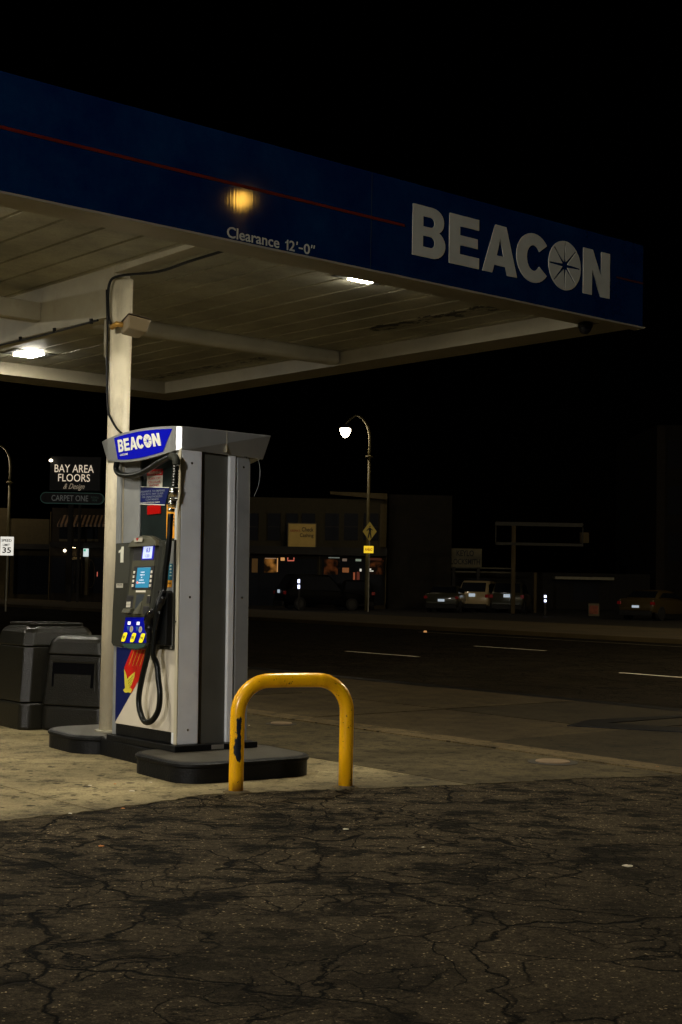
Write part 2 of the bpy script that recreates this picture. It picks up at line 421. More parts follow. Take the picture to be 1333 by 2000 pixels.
M['tail'] = mat('tail lamp red', (.25, .008, .008), .2, emit=.012, ecol=(1, .06, .05))
M['plate'] = mat('reflective number plate', (.7, .78, .85), .4, emit=.42, ecol=(.72, .86, 1.))  # plates glow in place of reflecting light
M['tyre'] = mat('tyre rubber', (.012, .012, .012), .8)
M['rim'] = mat('alloy wheel', (.03, .03, .03), .5, .2)
M['litter'] = mat('pale litter paper', (.65, .58, .42), .8)
M['leaf'] = mat('orange dry leaf', (.6, .22, .05), .8)

# =================================================================== SETTING
GZ = -.13
def sheet(name, pts, z, m, kind='structure'):
    b = MB(); b.face([Vector((p[0], p[1], z)) for p in pts])
    return b.build(name, m, kind=kind)
g = sheet('ground', [(-900, -300), (900, -300), (900, 1200), (-900, 1200)], GZ - .006, mat('distant ground', (.02, .018, .013), .95, vary=.3, vscale=.3), 'structure')
# the forecourt is one thick slab of old asphalt up to the property line
b = MB(); b.prism([E(-30, -22), E(-1.32, -22), E(-1.32, 26), E(-30, 26)], -.4, 0)
b.build('forecourt', M['asphalt'], kind='structure')
# pad under the canopy: front edge is uneven, gaps between slabs show the dark base
Z = .004
def ragged(pts):
    out = []
    for i, p_ in enumerate(pts):
        q_ = pts[(i + 1) % len(pts)]; out.append(p_)
        if p_[1] < 0 and q_[1] < 0 and abs(p_[0] - q_[0]) > .15:
            n_ = int(abs(p_[0] - q_[0]) / .045)
            for k in range(1, n_):
                f_ = k / n_; x_ = p_[0] + (q_[0] - p_[0]) * f_
                out.append((x_, p_[1] + (q_[1] - p_[1]) * f_ + .012 * math.sin(x_ * 23) + .010 * math.sin(x_ * 61 + 1) + random.uniform(-.012, .012)))
    return out
def eprism(name, pts, m, zb=-.05, zt=Z):
    if name in ('concrete_pad', 'concrete_apron'): pts = ragged(pts)
    b = MB(); b.prism([E(p[0], p[1]) for p in pts], zb, zt); return b.build(name, m, kind='structure')
eprism('concrete_pad', [(-5.87, -.69), (-5.42, -.62), (-5.01, -.54), (-4.6, -.66), (-4.03, -.87), (-3.29, -1.13), (-3.29, 8.4), (-5.87, 8.4)], M['conc'])
eprism('concrete_pad', [(-14, -.72), (-6.47, -.71), (-5.885, -.70), (-5.885, 8.4), (-14, 8.4)], M['conc'])
eprism('concrete_apron', [(-3.275, -1.14), (-2.5, -1.32), (-1.63, -1.65), (-1.62, 13), (-3.275, 13)], M['conc2'])
eprism('concrete_gutter', [(-1.605, -16), (-1.32, -16), (-1.32, 22), (-1.605, 22)], M['conc4'], zt=.012)
# pavement slabs out to the kerb
for j in range(-9, 14):
    a0, a1 = -1.31, 2.70; y0 = j * 2.4 + .6
    for (u0, u1, q0) in ((a0, .55, 0), (.565, a1, 1)):
        eprism('pavement', [(u0, y0 + .012), (u1, y0 + .012), (u1, y0 + 2.388), (u0, y0 + 2.388)], M['conc3'] if (j * 5 + q0 * 3) % 4 in (0, 1) else M['conc3b'], -.2, .002 + .003 * ((j * 7 + q0) % 3))
b = MB(); b.prism([E(-1.31, -22), E(2.70, -22), E(2.70, 33), E(-1.31, 33)], -.3, -.012); b.build('pavement_bed', M['black'], kind='structure')
b = MB(); b.prism([E(2.71, -22), E(3.0, -22), E(3.0, 60), E(2.71, 60)], -.3, .006); b.build('kerb', M['black'], kind='structure', bevel=.02)  # top coloured black to draw the dark gap along the road edge
b = MB(); b.prism([E(3.0, -60), E(21.2, -60), E(21.2, 90), E(3.0, 90)], -.3, GZ); b.build('road', M['road'], kind='structure')
# road markings
b = MB()
for k in range(-4, 1):
    for e1, off in ((9.5, 12.8), (14.28, 13.65)):
        y0 = off + 7.4 * k; e1 = e1 - .12 * min(0, k) * -1
        b.face([E(e1 - .06, y0, GZ + .004), E(e1 + .06, y0, GZ + .004), E(e1 + .06, y0 + 2.25, GZ + .004), E(e1 - .06, y0 + 2.25, GZ + .004)])
b.build('lane_markings', M['mark'], kind='structure')
b = MB(); b.face([E(19.6, -30, GZ + .004), E(19.73, -30, GZ + .004), E(19.73, 23.5, GZ + .004), E(19.6, 23.5, GZ + .004)])
b.build('edge_line', mat('faded edge line paint', (.22, .2, .15), .8, vary=.6, vscale=1.5, dirt=.8, dscale=3), kind='structure')
b = MB(); b.prism([E(21.21, -40), E(29.5, -40), E(29.5, 90), E(21.21, 90)], -.3, .0)
b.build('far_pavement', mat('far pavement concrete', (.12, .09, .04), .9, vary=.25, vscale=.6, dirt=.4, dscale=1.5), kind='structure', bevel=.02)
b = MB(); b.prism([E(29.51, -60), E(110, -60), E(110, 140), E(29.51, 140)], -.3, GZ)
b.build('parking_lot', mat('lot asphalt', (.02, .018, .014), .9, vary=.3, vscale=1), kind='structure')

pts_ = [gnd(1108, 1419), gnd(1150, 1408), gnd(1345, 1398), gnd(1345, 1402), gnd(1185, 1414), gnd(1345, 1424), gnd(1345, 1432)]
b = MB(); b.prism([(p_.x, p_.y) for p_ in (pts_[0], pts_[6], pts_[5], pts_[4], pts_[3], pts_[2], pts_[1])], .004, .0125); tag(b.build('cover_plate', M['black']), 'dark steel plate on the pavement near the right picture edge', 'cover plate')
# well covers in the apron
cov = mat('rusty cover steel', (.19, .13, .07), .6, vary=.2, vscale=20)
cring = mat('cover surround', (.03, .024, .014), .9)
for (px, py, r, lab) in ((550, 1415, .10, 'small round pale cover in the concrete seen through the yellow hoop'), (1080, 1490, .13, 'round rusty cover in the apron right of the yellow hoop')):
    p = gnd(px, py); t = thing('well_cover', lab, 'cover', (p.x, p.y, .004), 0, 'round covers in the apron')
    b = MB(); b.lathe([(r * 1.45, -.02), (r * 1.45, .004), (r * 1.05, .006)], n=32); b.build('rim', cring, t)
    b = MB(); b.lathe([(r, 0), (r, .012), (r * .96, .015), (r * .3, .016)], n=32); b.build('lid', cov, t)

# =================================================================== CANOPY
FZ = .735; SOF = 3.66; DK = 3.79; CW = 7.617; CL = 14.
can = thing('gas_canopy', 'flat filling station canopy with blue fascia lettered BEACON and pale ribbed soffit', 'canopy', (CC.x, CC.y, 0), A)
# local axes of the canopy: x = along the front fascia, y = depth, z up
b = MB(); b.box((-CL, 0, SOF), (0, .05, SOF + FZ)); fas = b.build('fascia', M['blue'], can, bevel=.004)
b = MB(); b.box((-.05, .051, SOF), (0, CW - .051, SOF + FZ)); b.build('fascia', M['blue'], can)
b = MB(); b.box((-CL, CW - .05, SOF), (0, CW, SOF + FZ)); b.build('fascia', M['blue'], can)
for i in range(1, 5):
    b = MB(); xx = -3.05 * i - .2
    b.box((xx, -.0015, SOF + .004), (xx + .004, .003, SOF + FZ - .004)); b.build('fascia_joint', M['ink'], fas)
b = MB(); b.box((-CL, -.012, SOF - .018), (.012, .10, SOF - .0005)); b.build('drip_trim', M['trim'], can, bevel=.003)
# perimeter lips
b = MB()
b.box((-CL, .1, SOF - .002), (-.45, .325, SOF + .01)); b.box((-CL, .325, SOF + .001), (-.45, .332, DK + .03))
b.build('soffit_lip', M['trim'], can)
b = MB()
b.box((-.45, .1, SOF - .013), (-.05, CW - .06, SOF)); b.box((-.465, .36, SOF - .013), (-.45, 7.03, DK + .03))
b.build('soffit_lip', M['trim'], can)
b = MB()
b.box((-CL, 7.03, SOF - .014), (-.465, CW - .06, SOF)); b.box((-CL, 7.015, SOF - .014), (-.465, 7.03, DK + .03))
b.build('soffit_lip', M['trim'], can)
# ribbed deck with peeling paint
def deck_mat():
    m = bpy.data.materials.new('ribbed deck paint'); m.use_nodes = True
    n = m.node_tree.nodes; l = m.node_tree.links; bs = n["Principled BSDF"]
    tc = n.new("ShaderNodeTexCoord"); P = tc.outputs["Object"]
    sp = n.new("ShaderNodeSeparateXYZ"); l.new(P, sp.inputs[0])
    def noise(s, d=6, r=.65, vec=P):
        t = n.new("ShaderNodeTexNoise"); t.inputs["Scale"].default_value = s; t.inputs["Detail"].default_value = d; t.inputs["Roughness"].default_value = r
        l.new(vec, t.inputs["Vector"]); return t.outputs[0]
    def mp(o, a, b_, c, d):
        r = n.new("ShaderNodeMapRange"); l.new(o, r.inputs[0])
        for i, v in zip((1, 2, 3, 4), (a, b_, c, d)): r.inputs[i].default_value = v
        return r.outputs[0]
    def mt(op, a, b_):
        t = n.new("ShaderNodeMath"); t.operation = op
        for i, v in enumerate((a, b_)):
            if isinstance(v, (int, float)): t.inputs[i].default_value = v
            else: l.new(v, t.inputs[i])
        return t.outputs[0]
    def band(cx, hw):
        return mp(mt('ABSOLUTE', mt('ADD', sp.outputs[0], -cx), 0), hw * .4, hw, 1, 0)
    st = n.new("ShaderNodeMapping"); st.inputs["Scale"].default_value = (1.5, .8, 1); l.new(P, st.inputs[0])
    nz = noise(5.5, 9, .72, st.outputs[0])
    thr = mt('SUBTRACT', .80, mt('MULTIPLY', mt('MAXIMUM', mt('MULTIPLY', band(-1.10, .22), mp(sp.outputs[1], 2.4, 2.7, 1, 0)), mt('MULTIPLY', band(-.78, .18), mp(sp.outputs[1], 4.2, 4.6, 0, .9))), .305))
    peel = mp(mt('SUBTRACT', nz, thr), 0, .012, 0, 1)
    v = mt('MULTIPLY', mp(noise(1.3, 8, .72), .36, .64, .62, 1.18), mp(noise(60, 3), .3, .7, .85, 1.12))
    cv = n.new("ShaderNodeVectorMath"); cv.operation = 'SCALE'; cv.inputs[0].default_value = (.31, .298, .225); l.new(v, cv.inputs["Scale"])
    mx = n.new("ShaderNodeMix"); mx.data_type = 'RGBA'; l.new(peel, mx.inputs[0]); l.new(cv.outputs[0], mx.inputs[6]); mx.inputs[7].default_value = (.008, .007, .006, 1)
    l.new(mx.outputs[2], bs.inputs["Base Color"]); bs.inputs["Roughness"].default_value = .55
    return m
b = MB(); prof = []; x = -CL
while x < -.48:
    prof += [(x, DK), (x + .285, DK), (x + .295, DK + .022), (x + .31, DK + .022)]; x += .32
prof.append((-.45, DK))
b.loft([[Vector((p[0], .333, p[1])) for p in prof], [Vector((p[0], 7.02, p[1])) for p in prof]], cap=False, closed=False)
b.build('soffit_deck', deck_mat(), can)
b = MB(); b.box((-CL, .055, SOF + FZ - .06), (-.055, CW - .055, SOF + FZ - .03)); b.build('roof_deck', M['soffit'], can)
# beams
CX, CY = -4.296, 1.775
b = MB()
b.hexa([(CX - .07, .37, DK - .03), (CX + .07, .37, DK - .03), (CX + .07, CY, DK - .055), (CX - .07, CY, DK - .055), (CX - .07, .37, DK + .03), (CX + .07, .37, DK + .03), (CX + .07, CY, DK + .03), (CX - .07, CY, DK + .03)])
b.box((CX - .07, CY + .001, 3.395), (CX + .07, 7.01, DK + .03))
b.build('main_beam', M['beam'], can, bevel=.006)
b = MB(); b.box((CX + .075, 3.60, 3.645), (-.47, 3.74, DK + .03)); b.build('purlin', M['beam'], can, bevel=.055, seg=5)
b = MB(); b.box((-CL, 2.96, 3.505), (CX - .072, 3.10, 3.665)); b.build('purlin', M['beam'], can, bevel=.012, seg=3)
# lettering
gl = beacon_glyphs()
let = []
for g_ in gl:
    me = poly_mesh(g_, .004)
    for v in me.vertices: v.co = Vector((v.co.x, -.0005 - .004 - v.co.z, SOF + v.co.y))
    let.append(link('letter', me, M['dull'], can))
def ftext(me, x_, w_, z_, h_):
    flat(me, 'clearance_text', (x_, -.0025, SOF + z_), (1, 0, 0), (0, 0, 1), (0, -1, 0), M['dull'], can, W=w_, Hh=h_)
ftext(text_mesh("Clearance", .001, .012), -4.559, .452, .010, .078)
ftext(poly_mesh([[(0, .74), (0, .62), (.2, .66), (.2, 0), (.38, 0), (.38, 1), (.26, 1), (.16, .8)]], .001), -4.055, .028, .011, .074)
ftext(text_mesh("2", .001, .012), -4.018, .05, .011, .074)
ftext(poly_mesh([[(0, 0), (.03, .3), (.12, .3), (.08, 0)]], .001), -3.955, .014, .062, .024)
ftext(poly_mesh([[(0, 0), (0, .2), (1, .2), (1, 0)]], .001), -3.932, .036, .038, .011)
ftext(text_mesh("0", .001, .012), -3.886, .056, .011, .075)
ftext(poly_mesh([[(0, 0), (.03, .3), (.12, .3), (.08, 0)]], .001), -3.82, .014, .062, .024)
ftext(poly_mesh([[(0, 0), (.03, .3), (.12, .3), (.08, 0)]], .001), -3.798, .014, .062, .024)
b = MB(); b.box((-CL, -.003, SOF + .379), (-2.91, -.0005, SOF + .400)); b.build('stripe', M['redline'], can)
b = MB(); b.box((-.378, -.003, SOF + .382), (-.004, -.0005, SOF + .399)); b.build('stripe', mat('faded stripe end', (.05, .005, .006), .6), can)
# lamps set into the deck
def canopy_lamp(x, y, lab):
    p = E(x, y, 0); t = thing('canopy_lamp', lab, 'lamp', (p.x, p.y, DK), A, 'square lamps under the canopy')
    b = MB(); b.box((-.25, -.19, -.005), (.25, .19, .01)); b.build('housing', mat('dark lamp housing', (.03, .03, .026), .6, spec=.1), t, bevel=.004)
    b = MB(); b.box((-.11, -.15, -.020), (.11, .15, -.006)); b.build('lens', M['ledlamp'], t, bevel=.008)
    return t
canopy_lamp(-2.69, .64, 'lit lamp tucked behind the front fascia left of the big letters')
canopy_lamp(-2.75, 6.25, 'lit lamp at the far back edge of the canopy left of the column')
canopy_lamp(-6.25, .60, 'lit lamp glimpsed behind the fascia lip at the left picture edge')
canopy_lamp(-6.25, 6.25, 'lit lamp over the far lane left of the column')
canopy_lamp(-9.7, .60, 'lit lamp behind the fascia beyond the left picture edge')
canopy_lamp(-9.7, 6.25, 'lit lamp at the back beyond the left picture edge')

# dome camera under the corner
p = E(-.55, .2, SOF - .013)
t = thing('dome_camera', 'small black dome camera under the right corner of the canopy', 'security camera', p)
b = MB(); b.lathe([(.058, 0), (.066, -.004), (.066, -.035), (.06, -.04)]); b.build('mount', M['black'], t, True)
b = MB(); b.lathe([(.056, -.04)] + [(.056 * math.cos(R(a)), -.041 - .058 * math.sin(R(a))) for a in range(10, 91, 16)]); b.build('dome', M['gloss_black'], t, True)

# column
ct = E(CX, CY, 0)
col = thing('canopy_column', 'tall round cream column holding up the canopy behind the pump', 'column', (ct.x, ct.y, .14))
b = MB(); b.lathe([(.085, 0), (.085, 3.55)], n=36); b.build('shaft', M['cream'], col, True)
b = MB(); b.lathe([(.12, 0), (.12, .012), (.10, .016)], n=24); b.build('base_plate', M['steel'], col)
# floodlight/camera box clamped to the column
p = at(263, 640, ct.y - .20)
fl = thing('security_light', 'boxy beige flood light clamped high on the cream column', 'flood light', p, R(28))
fl.rotation_euler = (R(-14), R(8), R(28))
b = MB(); b.hexa([(-.075, -.075, -.055), (.075, -.075, -.055), (.075, .08, -.045), (-.075, .08, -.045), (-.095, -.11, .045), (.095, -.11, .045), (.085, .08, .05), (-.085, .08, .05)])
b.build('housing', mat('tan flood housing', (.20, .15, .08), .5), fl, bevel=.01)
b = MB(); b.hexa([(-.10, -.115, .048), (.10, -.115, .048), (.09, .10, .052), (-.09, .10, .052), (-.07, -.06, .085), (.07, -.06, .085), (.075, .09, .088), (-.075, .09, .088)]); b.build('hood', mat('brown flood hood', (.05, .035, .02), .5), fl, bevel=.008)
b = MB(); b.tube([(-.07, .04, .02), (-.12, .07, .03), (-.14, .13, .02)], .022); b.build('knuckle', mat('amber brass fitting', (.5, .28, .06), .4, .6), fl, True)
# cables on the column
def wire(name, pts, r, lab, cat='cable'):
    b = MB(); b.tube(smooth_path(pts, 5), r, 8); return tag(b.build(name, M['black'], None, True), lab, cat)
cy = ct.y - .07
wire('cable', [E(CX + .06, .42, DK - .075), E(CX + .04, .9, DK - .09), E(CX + .03, 1.3, DK - .105), E(CX - .09, CY - .10, DK - .10), E(CX - .13, CY - .02, DK - .16), at(212, 600, cy), at(214, 625, cy - .04), at(222, 636, cy - .06), at(235, 636, cy - .06)],
     .011, 'black cable looping from the soffit down to the flood light')
wire('cable', [E(CX - .14, CY, DK - .2), at(210, 640, cy), at(209, 700, cy), at(211, 795, cy - .01), at(216, 815, cy - .03), at(228, 836, cy - .10), at(238, 846, cy - .25)], .009, 'long black cable running down the left side of the cream column')
b = MB(); b.tube([at(207, 624, cy), at(206, 698, cy)], .012, 10); tag(b.build('conduit', M['trim'], None, True), 'short pale conduit pipe beside the column', 'conduit')
b = MB(); b.tube(smooth_path([E(CX - .08, 2.0, 3.385), E(CX - .08, 3.0, 3.375), E(CX - .08, 4.2, 3.385), E(CX - .08, 6, 3.38)], 5), .009, 8)
for k in range(6): b.tube([E(CX - .08, 2.1 + k * .6, 3.37), E(CX - .085, 2.1 + k * .6, 3.41)], .016, 6)
tag(b.build('cable', M['black'], None), 'black cable clipped along the lower edge of the main beam', 'cable')

# =================================================================== PUMP
PO = Vector((-1.1439, 10.3456, 0)); YAW = R(35.5)
pump = thing('gas_pump', 'tall silver fuel dispenser number 1 with blue BEACON sign on top', 'fuel dispenser', (PO.x, PO.y, 0), YAW)
pump.rotation_euler = (R(-1.06), 0, YAW)
# local: x = away from the display face, y = -s
def pf(s, z, x): return Vector((x, -s, z))
def pbox(name, s0, s1, z0, z1, x0_, x1_, m, parent=pump, bevel=.003, **k):
    b = MB(); b.box((x0_, -s1, z0), (x1_, -s0, z1)); return b.build(name, m, parent, bevel=bevel, **k)
HL, HW = .49, .30
# cabinet core and plinth
pbox('plinth', -.515, .535, .137, .178, -.335, .335, M['black'], bevel=.004)
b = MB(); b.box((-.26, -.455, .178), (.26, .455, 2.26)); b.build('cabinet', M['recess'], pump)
for sx in (-1, 1):
    # near-side dressing: corner column, recess, strip and rear column (and the same turned round)
    def mir(x0_, x1_, y0, y1, z0, z1):
        pts = sorted((sx * x0_, sx * x1_)); ys = sorted((sx * y0, sx * y1)); b = MB(); b.box((pts[0], ys[0], z0), (pts[1], ys[1], z1)); return b
    mir(-.295, -.125, -.49, -.40, .178, 2.25).build('corner_column', M['silver_paint'], pump, bevel=.012, seg=3)
    mir(.10, .155, -.485, -.44, .178, 2.25).build('side_rib', M['silver_paint'], pump, bevel=.008)
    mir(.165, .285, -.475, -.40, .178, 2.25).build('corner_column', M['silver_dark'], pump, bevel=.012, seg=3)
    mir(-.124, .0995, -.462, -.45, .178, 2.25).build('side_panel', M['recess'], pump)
# front dressing (display face)
pbox('door_trim', .452, .492, .178, 2.24, -.305, -.29, mat('pale door trim', (.62, .57, .42), .35, .2), bevel=.007)  # trim coloured pale so that it holds the corner's edge highlight
pbox('left_trim', -.515, -.452, .178, 2.22, -.29, -.262, M['silver_dark'])
pbox('front_pillar', -.452, -.155, 1.55, 2.24, -.285, -.262, M['silver_dark'], bevel=.01)
b = MB(); b.box((-.291, .398, 1.6), (-.284, .415, 2.2)); b.build('trim_bead', M['trim'], pump)
pbox('upper_bay', -.15, .45, 1.58, 2.24, -.268, -.255, mat('dark teal bay sheet', (.008, .014, .013), .45, vary=.3, vscale=6, spec=.12), bevel=0)
# lower door: white enamel with blue corner and red streamer
low = pbox('lower_door', -.449, .452, .262, .83, -.298, -.27, M['panel_white'])
pbox('kick_panel', -.45, .452, .182, .258, -.292, -.27, M['black'])
def decal(name, pts, x, m, parent, holes=(), th=.0006):
    me = poly_mesh([pts] + list(holes), th)
    for v in me.vertices: v.co = Vector((x - v.co.z, -v.co.x, v.co.y))
    return link(name, me, m, parent)
decal('blue_corner', [(-.447, .272), (-.447, .828), (-.02, .828), (-.004, .695), (-.20, .495)], -.2995, M['navy'], low)
decal('red_streamer', [(-.19, .826), (-.313, .678), (-.251, .601), (-.198, .497), (-.179, .512), (-.026, .646), (.045, .71), (.06, .826)], -.3009, M['red'], low)
for k in range(4):
    o_ = k * .055
    decal('pinstripe', [(-.15 + o_, .822), (-.146 + o_, .822), (-.232 + o_, .70), (-.236 + o_, .70)], -.3021, M['gold'], low)
decal('eagle_graphic', [(-.311, .671), (-.28, .638), (-.258, .598), (-.235, .612), (-.20, .63), (-.135, .657), (-.142, .628), (-.15, .612), (-.16, .60), (-.165, .588), (-.178, .575), (-.185, .56), (-.2, .55), (-.212, .538), (-.178, .527), (-.19, .51), (-.205, .499), (-.24, .503), (-.275, .496), (-.30, .50), (-.322, .515), (-.29, .53), (-.296, .56), (-.303, .606)], -.3023, M['gold'], low)
for k in range(4):
    decal('feather', [(-.245 + .006 * k, .585 - .017 * k), (-.16 - .012 * k, .628 - .022 * k), (-.163 - .012 * k, .622 - .022 * k), (-.243 + .006 * k, .579 - .017 * k)], -.3032, M['gold_dk'], low)
flat(text_mesh("VIPER", .0005), 'maker_mark', (-.30, -.10, .285), (0, -1, 0), (0, 0, 1), (-1, 0, 0), M['gold_dk'], low, W=.07, Hh=.012) if False else None
# mid panel
mid = MB(); mid.loft([[Vector((x_, -s_, z_)) for s_, z_ in ((-.47, .835), (-.50, .86), (-.49, 1.1), (-.462, 1.39), (-.455, 1.60), (.455, 1.60), (.455, .835))] for x_ in (-.318, -.29)])
midp = mid.build('mid_panel', M['panel_grey'], pump, bevel=.004)
pbox('upper_mid_inset', -.448, -.22, 1.30, 1.592, -.3215, -.3185, mat('mid grey inset', (.05, .052, .042), .5, spec=.3), midp, .001)
pbox('side_flap', .335, .452, .86, 1.59, -.323, -.3185, M['silver_dark'], midp, .002)
one = poly_mesh([[(0, .74), (0, .60), (.16, .66), (.16, 0), (.42, 0), (.42, 1), (.24, 1), (.2, .84)]], .0006)
for v in one.vertices: v.co = Vector((-.3225 - v.co.z, -(-.395 + v.co.x * .19), 1.455 + v.co.y * .118))
link('pump_number', one, M['white'], midp)
st_ = decal('sticker', [(-.43, 1.268), (-.435, 1.35), (-.318, 1.35), (-.322, 1.268)], -.3195, M['paper'], midp)
flat(text_mesh("WEIGHTS AND\nMEASURES\nCALIBRATED\nAND SEALED", .0003), 'sticker_text', (-.3203, .42, 1.285), (0, -1, 0), (0, 0, 1), (-1, 0, 0), M['ink'], st_, W=.09, Hh=.055)
# stickers in the upper bay
wr = decal('warning_sticker', [(-.068, 1.99), (-.062, 2.13), (.176, 2.118), (.170, 1.985)], -.2695, M['paper'], pump)
decal('warning_header', [(-.066, 2.085), (-.062, 2.131), (.177, 2.119), (.174, 2.073)], -.2706, M['sticker_red'], wr)
def lab(txt, s0, z0, wd, ht, x, m, parent, off=0., name='lettering', shear=0., lead=1.):
    return flat(text_mesh(txt, .0003, off, shear, lead), name, (x, -s0, z0), (0, -1, -.03), (0, 0, 1), (-1, 0, 0), m, parent, W=wd, Hh=ht)
lab("WARNING", -.045, 2.09, .20, .024, -.2714, M['paper'], wr, .01)
lab("TURN OFF\nCELLULAR\nPHONES", -.045, 2.002, .19, .068, -.2706, M['ink_red'], wr, .01)
bs_ = decal('notice_sticker', [(-.184, 1.885), (-.177, 2.013), (.283, 1.978), (.226, 1.856)], -.2745, M['navy'], pump)
decal('notice_edge', [(-.184, 1.882), (-.184, 1.888), (.226, 1.859), (.226, 1.853)], -.2755, M['white'], bs_)
decal('notice_edge', [(-.177, 2.010), (-.177, 2.014), (.283, 1.979), (.283, 1.975)], -.2755, M['white'], bs_)
lab("UNLAWFUL TO DISPENSE\nGAS INTO ANY GLASS\nOR UNAUTHORIZED\nCONTAINERS", -.16, 1.905, .38, .075, -.2754, mat('pale grey print', (.16, .18, .21), .5), bs_, .004)
lab("BY ORDER OF STATE FIRE MARSHAL", -.15, 1.887, .30, .008, -.2754, M['white'], bs_)
pbox('red_reflector', -.045, .157, 1.798, 1.864, -.276, -.2685, mat('glossy red plastic', (.42, .003, .002), .3, spec=.25), bevel=.002)
ys = pbox('orange_notice', .25, .448, 1.614, 1.858, -.2745, -.2685, M['orange'], bevel=0)
lab("STOP\nMOTOR\nRIGHT\nHAND", .345, 1.70, .095, .08, -.2755, M['ink'], ys, .01)
sk = decal('blue_sticker', [(.375, 1.32), (.38, 1.432), (.448, 1.432), (.44, 1.32)], -.3245, mat('teal blue sticker', (.01, .14, .24), .4), midp)
for k in range(4): decal('sticker_line', [(.405, 1.345 + k * .023), (.405, 1.352 + k * .023), (.432, 1.352 + k * .023), (.432, 1.345 + k * .023)], -.3255, M['white'], sk)
sk = decal('orange_sticker', [(.365, 1.268), (.375, 1.316), (.438, 1.316), (.432, 1.268)], -.3245, M['orange'], midp)
lab("DANGER", .38, 1.292, .045, .01, -.3255, M['ink'], sk)

# card console: sloping face  x(z)
def kx(z): return -.42 + .11 * (z - .85)
def outline(z):
    if z > 1.56:
        k = max(0, 1 - ((z - 1.56) / .082) ** 2); return .045 - .215 * math.sqrt(k), .045 + .225 * math.sqrt(k)
    if z < .88:
        k = math.sqrt(max(0, 1 - ((.88 - z) / .058) ** 2)); return .055 - .19 * k, .055 + .21 * k
    f_ = (z - .88) / .68
    return -.135 - .035 * f_, .265 + .005 * f_
rings = []
zs = [.824, .828, .838, .855, .88, 1.0, 1.15, 1.3, 1.45, 1.56, 1.585, 1.61, 1.628, 1.638, 1.6415]
for z_ in zs:
    a_, b_ = outline(z_); x_ = kx(z_)
    rings.append([Vector((-.317, -a_ + .03, z_)), Vector((x_ + .025, -a_ + .012, z_)), Vector((x_ + .006, -a_, z_)), Vector((x_, -a_ - .012, z_)), Vector((x_, -b_ + .012, z_)), Vector((x_ + .006, -b_, z_)), Vector((x_ + .025, -b_ - .012, z_)), Vector((-.317, -b_ - .03, z_))])
b = MB(); b.loft(rings); con = b.build('card_console', M['panel_grey'], pump)
def cbox(name, s0, s1, z0, z1, d, m, parent=con, bevel=.001, dd=.004):
    b = MB(); a0, a1 = kx(z0), kx(z1)
    b.hexa([(a0 - d, -s1, z0), (a0 + dd, -s1, z0), (a0 + dd, -s0, z0), (a0 - d, -s0, z0), (a1 - d, -s1, z1), (a1 + dd, -s1, z1), (a1 + dd, -s0, z1), (a1 - d, -s0, z1)])
    return b.build(name, m, parent, bevel=bevel)
def cdecal(name, pts, d, m, parent=con, holes=()):
    me = poly_mesh([pts] + list(holes), .0005)
    for v in me.vertices: v.co = Vector((kx(v.co.y) - d - v.co.z, -v.co.x, v.co.y))
    return link(name, me, m, parent)
face = cbox('console_face', -.105, .235, 1.065, 1.505, .003, M['console'])
# hood over the display
b = MB(); rr = []
for z_ in (1.562, 1.60, 1.63, 1.6435):
    a_, b_ = outline(max(z_, 1.5601)); rr.append([Vector((kx(z_) - .028 + (z_ - 1.56) * .2, -a_, z_)), Vector((kx(z_) - .036 + (z_ - 1.56) * .2, -(a_ + b_) / 2, z_)), Vector((kx(z_) - .028 + (z_ - 1.56) * .2, -b_, z_)), Vector((-.318, -b_, z_)), Vector((-.318, -a_, z_))])
b.loft(rr); b.build('display_hood', M['console'], con, bevel=.004)
lg = decal('maker_badge', [(-.045, 1.597), (-.05, 1.605), (-.045, 1.625), (.078, 1.625), (.083, 1.612), (.075, 1.594)], kx(1.6) - .037, M['paper'], con, th=.002)
decal('badge_mark', [(-.015, 1.624), (.03, 1.624), (0, 1.6)], kx(1.6) - .0395, M['sticker_red'], con)
cbox('display_recess', -.10, .235, 1.462, 1.575, .0035, M['ink'])
cbox('lcd_edge', .035, .215, 1.465, 1.572, .005, M['lcd_blue'])
lc = cbox('price_display', .050, .190, 1.474, 1.560, .0065, M['lcd'])
for k, (t_, z_, h_) in enumerate((("63", 1.518, .034), ("120", 1.482, .022))):
    me = text_mesh(t_, .0003, .01)
    vs = me.vertices; xa = min(v.co.x for v in vs); xb = max(v.co.x for v in vs); ya = min(v.co.y for v in vs); yb = max(v.co.y for v in vs)
    for v in vs:
        u_ = (v.co.x - xa) / (xb - xa); w_ = (v.co.y - ya) / (yb - ya); zz = z_ + w_ * h_
        v.co = Vector((kx(zz) - .0072 - v.co.z, -(.10 + u_ * .055), zz))
    link('digits', me, M['lcd_blue'] if k == 0 else mat('faint lcd digit', (.2, .2, .4), .4, emit=.2, ecol=(.4, .45, .9)), lc)
bz = cbox('screen_bezel', -.062, .245, 1.252, 1.42, .006, M['ink'])
scn = cbox('screen', -.005, .195, 1.266, 1.410, .0072, M['screen'])
for k, (s_, z_, w_) in enumerate(((.06, 1.372, .06), (.05, 1.353, .07), (.07, 1.334, .02), (.05, 1.315, .07), (.04, 1.296, .10))):
    me = text_mesh(("INSERT", "CREDIT OR", "OR", "DEBIT", "REMOVE QUICKLY")[k], .0003)
    flat(me, 'screen_text', (kx(z_) - .0085, -s_, z_), (0, -1, 0), (-.0, 0, 1), (-1, 0, 0), M['glowwhite'], scn, W=w_, Hh=.009)
cdecal('screen_mark', arc(.022, 1.303, .013, .009, 0, 360, 12)[:-1], .0082, M['neon_r'], scn)
for s_ in (-.045, .222):
    for k in range(4): cbox('soft_key', s_ - .011, s_ + .011, 1.271 + k * .032, 1.291 + k * .032, .012, M['key'], bevel=.002)
